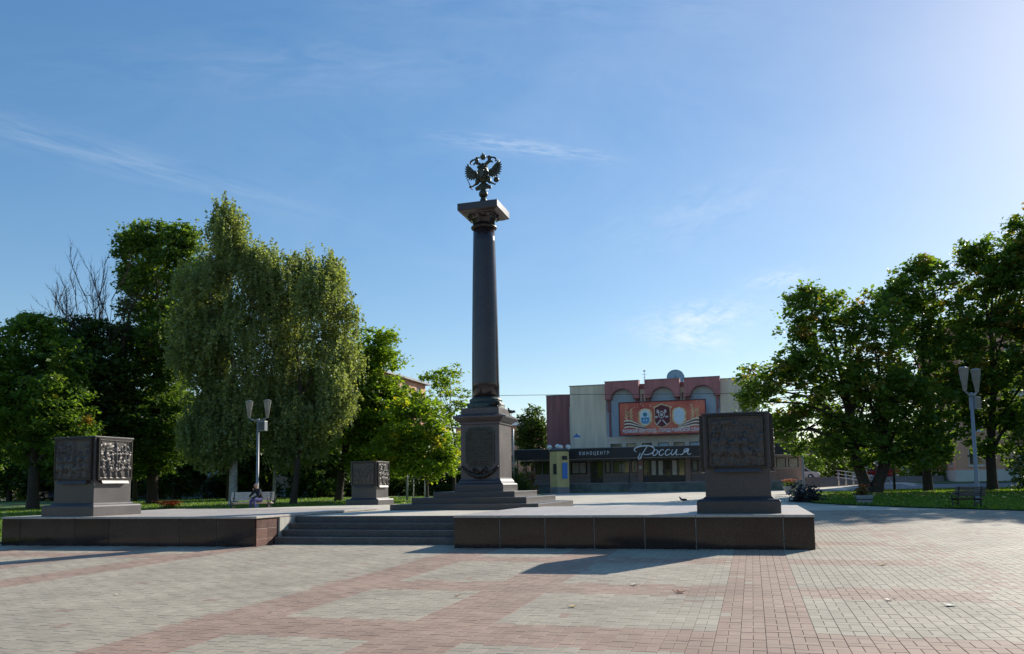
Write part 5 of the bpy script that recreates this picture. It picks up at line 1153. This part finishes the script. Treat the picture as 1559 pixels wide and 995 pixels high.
def bush(name, label, x, y, w, d, h, lm, n, cat='shrub', leaf=.12, z=None, clump=.22, tonemid=.45, group=None):
    t = thing(name, label, cat, (x, y, gz(x, y)+.02 if z is None else z), 0, group); rs = np.random.default_rng(int(abs(x*53+y*17)))
    P = rs.normal(0, 1, (n, 3)); P /= np.linalg.norm(P, axis=1, keepdims=True); P *= (rs.random((n, 1))**.4); P[:, 2] = np.abs(P[:, 2])
    P *= np.array([w/2, d/2, h*.95]); P[:, 2] += h*.05
    q = MB()
    for p in P[:: max(1, n//24)]: q.tube([(p[0]*.15, p[1]*.15, -.05), (p[0]*.5, p[1]*.5, p[2]*.6), tuple(p)], [.03, .02, .006], 4)
    q.build('stem', 'bark_dark', t)
    C = np.repeat(P, 16, 0)+rs.normal(0, clump*.6, (n*16, 3)); C[:, 2] = np.maximum(C[:, 2], .03); v, f = leaves_from(C, leaf, .5, rs)
    tn = np.repeat(np.clip(rs.normal(tonemid, .16, n), 0, 1), 16)
    link('foliage', fast_mesh('foliage', v, f, lm, np.repeat(tn, 4)), t)
    return t
bush('shrub', 'low dark shrub, shade put into its leaf colour, at the tip of the right lawn', 2.05, 39.3, .9, 1.5, .8, 'leaf_shaded', 42)
bush('shrub', 'dark shrub, shade put into its leaf colour, nearest the right lawn edge', 2.55, 38.2, .6, .8, .7, 'leaf_shaded', 26)
bush('shrub', 'reddish bush under the cinema canopy beside the column plinth', -18.9, 67.5, 2.3, 1.6, 2.3, 'leaf_shrub', 130, leaf=.16, tonemid=.72)
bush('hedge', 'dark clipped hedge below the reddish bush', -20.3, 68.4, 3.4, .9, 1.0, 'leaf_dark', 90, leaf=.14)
bush('hedge', 'yellow-green hedge in sun beside the peach house', 15.0, 82, 4.6, 1.8, 3.2, 'leaf_maple_light', 220, leaf=.2, clump=.4)
bush('shrub', 'grey-green bush beside the cinema steps', 6.3, 95, 3.4, 2.4, 3.6, 'leaf_oak', 150, leaf=.22, clump=.4, z=1.6)
bush('shrub', 'dark bush behind the ramp railing', 9.6, 95, 3.8, 2.4, 3.4, 'leaf_dark', 160, leaf=.22, clump=.4, z=1.5)
bush('shrub', 'dense dark bush at the right frame edge behind the lamp', 14.6, 49, 2.6, 2.6, 3.8, 'leaf_dark', 200, leaf=.18, clump=.35)
TREES['edge_left'] = ('dark', (-66, 58, .5), .22, [(0, 0, 6, 3.4, 2.6, 3), (-3, 0, 3, 3.4, 2.6, 2.6), (2.8, .3, 3.2, 3.2, 2.6, 2.6)])
plant_tree('background_tree', 'edge_left', 'dark background tree filling the gap at the left frame edge', 'dark background trees of the left park')
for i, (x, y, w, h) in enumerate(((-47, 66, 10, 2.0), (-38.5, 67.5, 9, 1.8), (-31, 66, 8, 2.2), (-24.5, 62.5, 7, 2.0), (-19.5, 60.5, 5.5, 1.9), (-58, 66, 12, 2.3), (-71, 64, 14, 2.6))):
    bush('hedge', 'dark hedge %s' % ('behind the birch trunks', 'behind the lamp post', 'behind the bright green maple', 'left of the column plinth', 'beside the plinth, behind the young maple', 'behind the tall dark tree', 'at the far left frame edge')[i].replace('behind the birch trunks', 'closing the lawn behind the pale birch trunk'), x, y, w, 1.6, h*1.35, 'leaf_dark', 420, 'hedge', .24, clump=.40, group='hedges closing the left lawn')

# a scatter of dropped leaves in the grass under the maples
n = 900; px = RNG.uniform(2.4, 16, n); py = RNG.uniform(36, 57, n); py = np.where(RNG.random(n) < .6, 47+RNG.normal(0, 3.5, n), py)
ok = (px > 2.6) & (py < 50.5+(px-2.2)*1.1) & (py > 37.5-(px-2.5)*1.2)
C = np.stack([px, py, gzn(px, py)+.10], 1)[ok]; v, f = leaves_from(C, .15, 1.6, np.random.default_rng(8))
o = link('leaf_litter', fast_mesh('leaf_litter', v, f, 'leaf_yellow')); props(o, 'yellow fallen leaves scattered in the grass under the right-hand maples', 'leaf litter', None, 'stuff')

# ------------------------------------------------------------------ flower beds and planters
def flowers(parent, pts, mat_, size=.05):
    q = MB()
    for p in pts:
        for k in range(5):
            a = k*1.2566+p[0]*9; q.add([(p[0], p[1], p[2]), (p[0]+size*math.cos(a-.5), p[1]+size*math.sin(a-.5), p[2]+.012), (p[0]+size*1.2*math.cos(a), p[1]+size*1.2*math.sin(a), p[2]+.02), (p[0]+size*math.cos(a+.5), p[1]+size*math.sin(a+.5), p[2]+.012)], [(0, 1, 2, 3)])
        q.ellipsoid((p[0], p[1], p[2]+.012), (size*.35, size*.35, size*.4), 5, 3)
    return q.build('blossoms', mat_, parent)
fb = bush('flower_bed', 'round bed of orange-red flowers in a low bowl left of the bench', -28.45, 34.2, 1.15, 1.1, .40, 'leaf_oak', 45, 'flower bed', .09, clump=.12)
flowers(fb, [(random.gauss(0, .30), random.gauss(0, .28), .42+random.uniform(-.08, .14)) for _ in range(170)], 'flower_red', .085)
q = MB(); q.lathe([(.42, -.05), (.58, .08), (.62, .14), (.58, .15), (.55, .12)], 20); q.build('bowl', 'planter_grey', fb)
ur = bush('flower_urn', 'round stone urn of orange flowers beyond the nearest pedestal', 2.12, 51.4, .75, .75, .42, 'leaf_oak', 30, 'flower urn', .09, z=gz(2.1, 51.4)+.42, clump=.1)
flowers(ur, [(random.gauss(0, .19), random.gauss(0, .19), .36+random.uniform(-.05, .12)) for _ in range(70)], 'flower_orange', .07)
q = MB(); q.lathe([(.24, -.42), (.22, -.38), (.30, -.2), (.40, 0.0), (.42, .06), (.37, .07), (.35, .02)], 20); q.build('bowl', 'planter_grey', ur)
pb = bush('planter', 'square grey concrete planter of sparse plants on the right lawn edge', 4.33, 35.6, .50, .5, .40, 'leaf_shrub', 22, 'planter', .10, z=gz(4.33, 35.6)+.36, clump=.12)
flowers(pb, [(random.gauss(0, .15), random.gauss(0, .15), .35+random.uniform(-.05, .1)) for _ in range(14)], 'flower_red', .05)
q = MB(); q.rings([(.24, .24, -.36), (.27, .27, -.34), (.29, .29, -.05), (.31, .31, -.05), (.31, .31, .02), (.25, .25, .02)]); q.build('box', 'planter_grey', pb)
q = MB(); q.rings([(.298, .298, -.17), (.303, .303, -.165), (.303, .303, -.125), (.298, .298, -.12)]); q.build('band', 'steel_dark', pb)

# ------------------------------------------------------------------ lamp posts
def lamp(loc, hp, rz, label, arm=.56, box=True, k=1.):
    t = thing('street_lamp', label, 'street lamp', loc, rz, 'twin-headed park lamp posts')
    q = MB(); q.lathe([(.13, -.03), (.13, .05), (.095, .08), (.085, .6), (.08, .62), (.062, hp)], 14); q.build('pole', 'steel_paint', t)
    q = MB(); q.lathe([(.08, hp-.12), (.08, hp+.02), (.04, hp+.05)], 12); q.build('head_collar', 'steel_paint', t)
    for sx in (-1, 1):
        q = MB(); q.tube([(0, 0, hp-.06), (sx*arm*.35, 0, hp-.08), (sx*arm*.7, 0, hp), (sx*arm, 0, hp+.10)], [.035, .03, .03, .035], 8); q.tube([(0, 0, hp-.02), (sx*arm*.5, 0, hp+.02), (sx*arm, 0, hp+.09)], .014, 6)
        a = q.build('arm', 'steel_paint', t)
        q = MB(); x = sx*arm; q.lathe([(.06, hp+.08), (.075, hp+.12), (.08, hp+.20), (.185, hp+.93), (.19, hp+.95), (.19, hp+.98)], 8, (x, 0), smooth=False); g = q.build('lantern', 'lamp_glass', a)
        q = MB(); q.lathe([(.196, hp+.982), (.20, hp+1.0), (.12, hp+1.04), (.02, hp+1.05)], 8, (x, 0), smooth=False); q.build('lantern_cap', 'steel_paint', a)
        q = MB()
        for i in range(4): an = 2*math.pi*(i+.5)/4; q.tube([(x+.083*math.cos(an), .083*math.sin(an), hp+.2), (x+.188*math.cos(an), .188*math.sin(an), hp+.95)], .007, 4)
        q.build('lantern_ribs', 'steel_paint', a)
        q = MB(); q.lathe([(.045, hp+.3), (.07, hp+.5), (.06, hp+.72)], 8, (x+0, -.0)); q.build('bulb', 'lamp_core', a)
    if box:
        q = MB(); s_ = .21; q.box(.07, .07+s_*2, -.14, .14, hp-.62, hp-.10); bx = q.build('loudspeaker', 'steel_paint', t, bevel=.015)
        q = MB(); q.box(.11, .03+s_*2, -.152, -.14, hp-.58, hp-.14); q.build('grille', 'steel_dark', bx)
    return t
lamp((-25.12, 36.87, gz(-25.1, 36.9)+.03), 4.72, 0, 'grey twin-lantern lamp post with loudspeaker behind the person on the bench')
r_ = lamp((8.48, 35.7, gz(8.5, 35.7)+.03), 4.32, R(52), 'grey twin-lantern lamp post with loudspeaker beside the dark right bench', arm=.50)
lamp((3.42, 60.0, gz(3.4, 60)+.0), 4.75, R(20), 'slim grey lamp post right of the nearest pedestal', arm=.50, box=False)
for x, y, h, lb in ((-21.5, 48.0, 2.0, 'short grey post beside the small far pedestal'), (-17.85, 60.0, 5.2, 'thin grey pole seen just right of the column plinth')):
    t = thing('steel_post', lb, 'post', (x, y, gz(x, y))); q = MB(); q.lathe([(.07, -.05), (.07, h), (.02, h+.03)], 10); q.build('tube', 'steel_paint', t); q = MB(); q.lathe([(.14, -.02), (.14, .04), (.075, .06)], 10); q.build('base_plate', 'steel_dark', t)
# stakes round the young maple
for i, (x, y) in enumerate(((-20.45, 46.6), (-19.75, 46.9))):
    t = thing('tree_stake', ('leaning pale timber stake left of the young maple trunk', 'wide pale timber stake right of the young maple trunk')[i], 'stake', (x, y, gz(x, y)), 0)
    q = MB(); q.tube([(0, 0, -.1), (.05-.1*i, 0, 1.7)], [.035, .03] if i == 0 else [.05, .04], 7); q.build('pole', 'wood_white', t)
    q = MB(); q.tube([(.04-.08*i, 0, 1.45), (.04-.08*i, 0, 1.52)], .06, 8); q.build('tie', 'iron_black', t)

# ------------------------------------------------------------------ benches
def bench(loc, rz, label, w, wood, iron, k=1.):
    t = thing('park_bench', label, 'bench', loc, rz, None)
    for i in range(6):
        y = -.22+i*.085; q = MB(); q.box(-w/2, w/2, y*k, (y+.065)*k, (.40-.012*i)*k, (.435-.012*i)*k); q.build('seat_slat', wood, t, bevel=.006)
    for i in range(5):
        z = .50+i*.085; y = .27+.10*(i/4)*1.1; q = MB(); q.add([(-w/2, y*k, z*k), (w/2, y*k, z*k), (w/2, (y+.022)*k, (z+.066)*k), (-w/2, (y+.022)*k, (z+.066)*k), (-w/2, (y+.03)*k, (z-.008)*k), (w/2, (y+.03)*k, (z-.008)*k), (w/2, (y+.052)*k, (z+.058)*k), (-w/2, (y+.052)*k, (z+.058)*k)],
              [(0, 1, 2, 3), (7, 6, 5, 4), (0, 4, 5, 1), (1, 5, 6, 2), (2, 6, 7, 3), (3, 7, 4, 0)]); q.build('back_slat', wood, t)
    for sx in (-1, 1):
        x = sx*(w/2-.14); q = MB()
        q.tube([(x, -.28*k, 0), (x, -.22*k, .12*k), (x, -.26*k, .26*k), (x, -.20*k, .39*k)], [.035, .028, .028, .03], 7); q.tube([(x, .36*k, 0), (x, .26*k, .14*k), (x, .28*k, .27*k), (x, .26*k, .40*k), (x, .40*k, .92*k)], [.035, .028, .028, .03, .022], 7)
        q.tube([(x, -.24*k, .385*k), (x, .27*k, .33*k)], .028, 7); q.tube([(x, -.22*k, .14*k), (x, 0, .24*k), (x, .26*k, .15*k)], .022, 6)
        q.tube([(x, -.24*k, .40*k), (x, -.27*k, .55*k), (x, -.20*k, .62*k), (x, .30*k, .60*k)], .022, 7)
        q.build('side_frame', iron, t)
    return t
bench((7.13, 31.55, gz(7.1, 31.5)+.03), R(-40), 'dark brown slatted park bench with cast-iron ends on the right lawn edge', 1.05, 'wood_dark', 'iron_black', .80)
bn = bench((-23.42, 33.85, gz(-23.4, 33.8)+.05), R(20), 'pale slatted park bench where the person sits, left lawn', 2.05, 'wood_white', 'iron_black', 1.0)

# ------------------------------------------------------------------ person on the bench
def skin_chain(name, nodes, edges, material, parent, levels=2):
    me = bpy.data.meshes.new(name); me.from_pydata([n[0] for n in nodes], edges, []); me.materials.append(M[material])
    o = link(name, me, parent); o.modifiers.new('skin', 'SKIN')
    for v, n in zip(me.skin_vertices[0].data, nodes): v.radius = n[1] if isinstance(n[1], tuple) else (n[1], n[1])
    me.skin_vertices[0].data[0].use_root = True
    s_ = o.modifiers.new('sub', 'SUBSURF'); s_.levels = levels; s_.render_levels = levels
    return o
pe = thing('person', 'seated person in dark jacket and purple-blue trousers leaning forward on the pale bench', 'person', (-22.92, 33.86, gz(-22.9, 33.8)+.05), R(-22))
# local: faces -Y, seat at z .44
nd = [((0, .08, .52), (.155, .12)), ((0, .05, .66), (.15, .115)), ((0, -.05, .82), (.17, .12)), ((0, -.13, .97), (.165, .11)), ((0, -.17, 1.06), (.075, .07)),
      ((-.17, -.13, .985), .075), ((-.26, -.26, .80), .058), ((-.20, -.44, .68), .048), ((-.12, -.38, .84), .04), ((-.07, -.31, .97), .034),
      ((.17, -.13, .985), .075), ((.27, -.22, .78), .058), ((.18, -.44, .64), .048), ((.06, -.52, .62), .036)]
skin_chain('jacket', nd, [(0, 1), (1, 2), (2, 3), (3, 4), (3, 5), (5, 6), (6, 7), (7, 8), (8, 9), (3, 10), (10, 11), (11, 12), (12, 13)], 'jacket_navy', pe)
nd = [((0, .08, .50), (.17, .13)), ((-.11, -.05, .52), .105), ((-.13, -.40, .52), .078), ((-.13, -.42, .28), .062), ((-.13, -.40, .10), .05), ((.11, -.05, .52), .105), ((.13, -.42, .54), .078), ((.14, -.38, .30), .062), ((.14, -.33, .10), .05)]
skin_chain('trousers', nd, [(0, 1), (1, 2), (2, 3), (3, 4), (0, 5), (5, 6), (6, 7), (7, 8)], 'trousers_blue', pe)
nd = [((0, -.16, 1.03), .055), ((0, -.19, 1.11), .055), ((0, -.22, 1.18), (.074, .085)), ((0, -.235, 1.25), (.078, .092)), ((0, -.225, 1.31), (.062, .072))]
hd = skin_chain('head', nd, [(0, 1), (1, 2), (2, 3), (3, 4)], 'skin', pe)
q = MB(); q.ellipsoid((0, -.335, 1.205), (.014, .02, .022), 8, 5)
for sx in (-1, 1): q.ellipsoid((sx*.082, -.225, 1.215), (.012, .022, .032), 8, 5)
q.build('nose_and_ears', 'skin', hd)
q = MB()
for sx in (-1, 1): q.ellipsoid((sx*.032, -.318, 1.235), (.012, .008, .008), 8, 5)
q.ellipsoid((0, -.322, 1.165), (.024, .008, .006), 8, 5); q.build('eyes_and_mouth', 'jacket_navy', hd)
q = MB()
for j in range(6):
    for i in range(14):
        a = math.pi*(i/13); q.ellipsoid((.080*math.cos(a), -.225+.085*math.sin(a)*(.8+.04*j), 1.225+j*.014), (.018, .018, .014), 5, 3)
q.build('hair', 'hair_grey', hd)
for sx, c, tip in ((-1, Vector((-.07, -.31, .99)), Vector((.02, -.01, .09))), (1, Vector((.05, -.53, .62)), Vector((-.06, -.05, -.02)))):
    nd = [(tuple(c), (.032, .018)), (tuple(c+tip*.55), (.036, .016))]; ed = [(0, 1)]; d = tip.normalized(); w = d.cross(Vector((0, 1, 0)))
    if w.length < .1: w = Vector((1, 0, 0))
    w.normalize()
    for k in range(4):
        b0 = c+tip*.6+w*(k-1.5)*.018; n0 = len(nd); ln = (.062, .072, .068, .052)[k]
        nd += [(tuple(b0), .009), (tuple(b0+d*ln*.55+Vector((0, -.008, 0))), .0085), (tuple(b0+d*ln+Vector((0, .012, 0))), .007)]; ed += [(1, n0), (n0, n0+1), (n0+1, n0+2)]
    n0 = len(nd); nd += [(tuple(c+tip*.15+w*.035), .011), (tuple(c+tip*.55+w*.058), .009)]; ed += [(0, n0), (n0, n0+1)]
    skin_chain('hand', nd, ed, 'skin', pe, 1)
for x, y in ((-.13, -.46), (.14, -.39)):
    q = MB(); q.prism([(y-.14, .0), (y-.15, .03), (y-.10, .075), (y+.02, .12), (y+.10, .11), (y+.11, 0)], 'x', x-.045, x+.045); q.build('shoe', 'shoe_dark', pe, bevel=.015)

# ------------------------------------------------------------------ pigeons and fallen leaves
def pigeon(loc, rz, label, k=1.):
    t = thing('pigeon', label, 'pigeon', loc, rz, 'pigeons')
    nd = [((0, 0, .11), (.055, .05)), ((0, -.07, .13), (.06, .055)), ((0, -.12, .18), (.035, .035)), ((0, -.135, .23), (.028, .028)), ((0, -.155, .245), (.026, .024)), ((0, .08, .10), (.045, .035)), ((0, .17, .085), (.03, .012)), ((0, .25, .07), (.03, .008))]
    skin_chain('body', nd, [(0, 1), (1, 2), (2, 3), (3, 4), (0, 5), (5, 6), (6, 7)], 'pigeon', t)
    for sx in (-1, 1):
        q = MB(); q.ellipsoid((sx*.052, .05, .125), (.014, .12, .04), 8, 5); q.build('wing', 'bronze_relief', t)
        q = MB(); q.tube([(sx*.025, 0, .07), (sx*.025, -.01, .0)], .007, 5)
        for dx in (-.015, 0, .015): q.tube([(sx*.025, -.01, .004), (sx*.025+dx, -.05, .004)], .005, 4)
        q.build('leg', 'pigeon_foot', t)
    q = MB(); q.tube([(0, -.175, .245), (0, -.205, .238)], [.008, .002], 6); q.build('beak', 'pigeon_foot', t)
pigeon((-2.90, 35.2, floor_z(35.2)+.002), R(-70), 'dark pigeon standing on the pale terrace floor left of the nearest pedestal')
pigeon((-7.02, 23.42, 3.60), R(-130), 'dark pigeon perched on the column plinth cornice at its right corner')
o_ = [o for o in bpy.data.objects if o.name.startswith('pigeon')]
lf = [(-1.57, 10.84, 'leaf_pale', .10, 'curled pale leaf with a dark tip before the nearest pedestal shadow'), (-.92, 10.27, 'leaf_brown', .12, 'large brown fallen leaf just right of the curled pale leaf'), (1.86, 13.55, 'leaf_yellow', .11, 'yellow-brown fallen leaf near the end of the upper red band'),
      (1.42, 10.0, 'leaf_pale', .09, 'small pale star-shaped leaf right of the red column of blocks'), (1.98, 9.7, 'leaf_pale', .12, 'larger pale star-shaped leaf farthest right on the grey blocks'), (-2.0, 9.0, 'leaf_yellow', .08, 'small yellow leaf left of the curled pale leaf, on grey blocks'),
      (-3.6, 9.55, 'leaf_brown', .06, 'tiny dark leaf on the wide red band'), (-5.3, 8.1, 'leaf_pale', .05, 'tiny white leaf scrap on the left red band'), (-8.3, 9.0, 'leaf_pale', .05, 'white leaf scrap on the wide grey paving at left')]
for x, y, m_, s_, lb in lf:
    t = bpy.data.objects.new('fallen_leaf', None)
    s_ *= .72; pts = []; n = 15; a0 = random.random()*6
    for i in range(n):
        a = 2*math.pi*i/n; r = s_*(.95 if i % 3 == 0 else .55)*(1 if i else 1.1); pts.append((r*math.cos(a), r*math.sin(a)*.85, .012+.35*s_*abs(math.cos(a*1.0+.5))**2*(r/s_)**2*.9))
    q = MB(); q.add([(0, 0, .01)]+pts+[(p[0]*.98, p[1]*.98, p[2]-.003) for p in pts]+[(0, 0, .006)], [(0, i+1, (i+1) % n+1) for i in range(n)]+[(2*n+1, n+1+(i+1) % n, n+1+i) for i in range(n)]+[(i+1, n+1+i, n+1+(i+1) % n, (i+1) % n+1) for i in range(n)])
    q.tube([(-s_*.9, 0, .02), (-s_*1.35, .01, .025)], [.004, .002], 4)
    bpy.data.objects.remove(t)
    o = q.build('fallen_leaf', m_, None, loc=(x, y, gz(x, y)+.002), rz=a0); props(o, lb, 'leaf', 'fallen leaves on the paving')

# ------------------------------------------------------------------ parked cars
def car(loc, rz, paint, label):
    t = thing('parked_car', label, 'car', loc, rz, 'parked cars'); hw = .82
    body = [(-2.1, .25), (-2.15, .55), (-2.05, .80), (-1.2, .90), (1.35, .92), (1.95, .86), (2.1, .60), (2.08, .25)]
    q = MB(); q.prism(body, 'y', -hw, hw); q.build('body', paint, t, bevel=.06)
    q = MB(); q.add([(-1.25, -hw+.04, .895), (1.40, -hw+.04, .91), (1.40, hw-.04, .91), (-1.25, hw-.04, .895), (-.55, -hw+.20, 1.40), (.75, -hw+.20, 1.42), (.75, hw-.20, 1.42), (-.55, hw-.20, 1.40)], [(0, 1, 5, 4), (1, 2, 6, 5), (2, 3, 7, 6), (3, 0, 4, 7), (4, 5, 6, 7), (3, 2, 1, 0)]); q.build('windows', 'glass_dark', t)
    q = MB(); q.box(-.60, .80, -hw+.18, hw-.18, 1.395, 1.46); q.build('roof', paint, t, bevel=.04)
    for x0, x1 in ((-1.25, -.56), (.10, .10), (1.40, .76)):
        for sy in (-1, 1): q = MB(); q.tube([(x0, sy*(hw-.05), .90), (x1, sy*(hw-.20), 1.42)], .035, 6); q.build('roof_pillar', paint, t)
    for x in (-1.3, 1.3):
        for sy in (-1, 1):
            q = MB(); q.lathe([(.30, -.10), (.32, -.08), (.32, .08), (.30, .10)], 18); w = q.build('wheel', 'rubber', t); w.location = (x, sy*(hw-.08), .32); w.rotation_euler = (R(90), 0, 0)
            q = MB(); q.lathe([(.19, -.11), (.19, .11)], 14); q.build('rim', 'chrome', w)
    for sy in (-1, 1):
        q = MB(); q.ellipsoid((-2.10, sy*.58, .66), (.06, .16, .08), 10, 6); q.build('headlight', 'globe_white', t)
        q = MB(); q.box(2.06, 2.12, sy*.62-.13, sy*.62+.13, .62, .78); q.build('tail_light', 'car_red', t)
    return t
car((13.4, 94.5, gz(13.4, 94.5)+.02), R(4), 'car_red', 'dark red parked car seen past the forked maple trunk')
car((4.9, 93.5, 1.55), R(170), 'car_white', 'white parked car half hidden behind the cinema wing')
car((-62.6, 60.5, gz(-62.6, 60.5)+.04), R(12), 'car_blue', 'dark blue parked car between trunks left of the left pedestal')

# ------------------------------------------------------------------ overhead cable
q = MB()
q.tube([(-36.5, 72, 10.6), (-30, 71.3, 10.05), (-22, 70.4, 9.72), (-15, 70, 9.45), (-8, 70, 9.15), (-2, 70, 8.95), (5, 70, 8.9), (17.2, 78, 9.3)], .022, 5)
props(q.build('overhead_cable', 'iron_black'), 'thin dark overhead cable crossing in front of the cinema', 'cable')
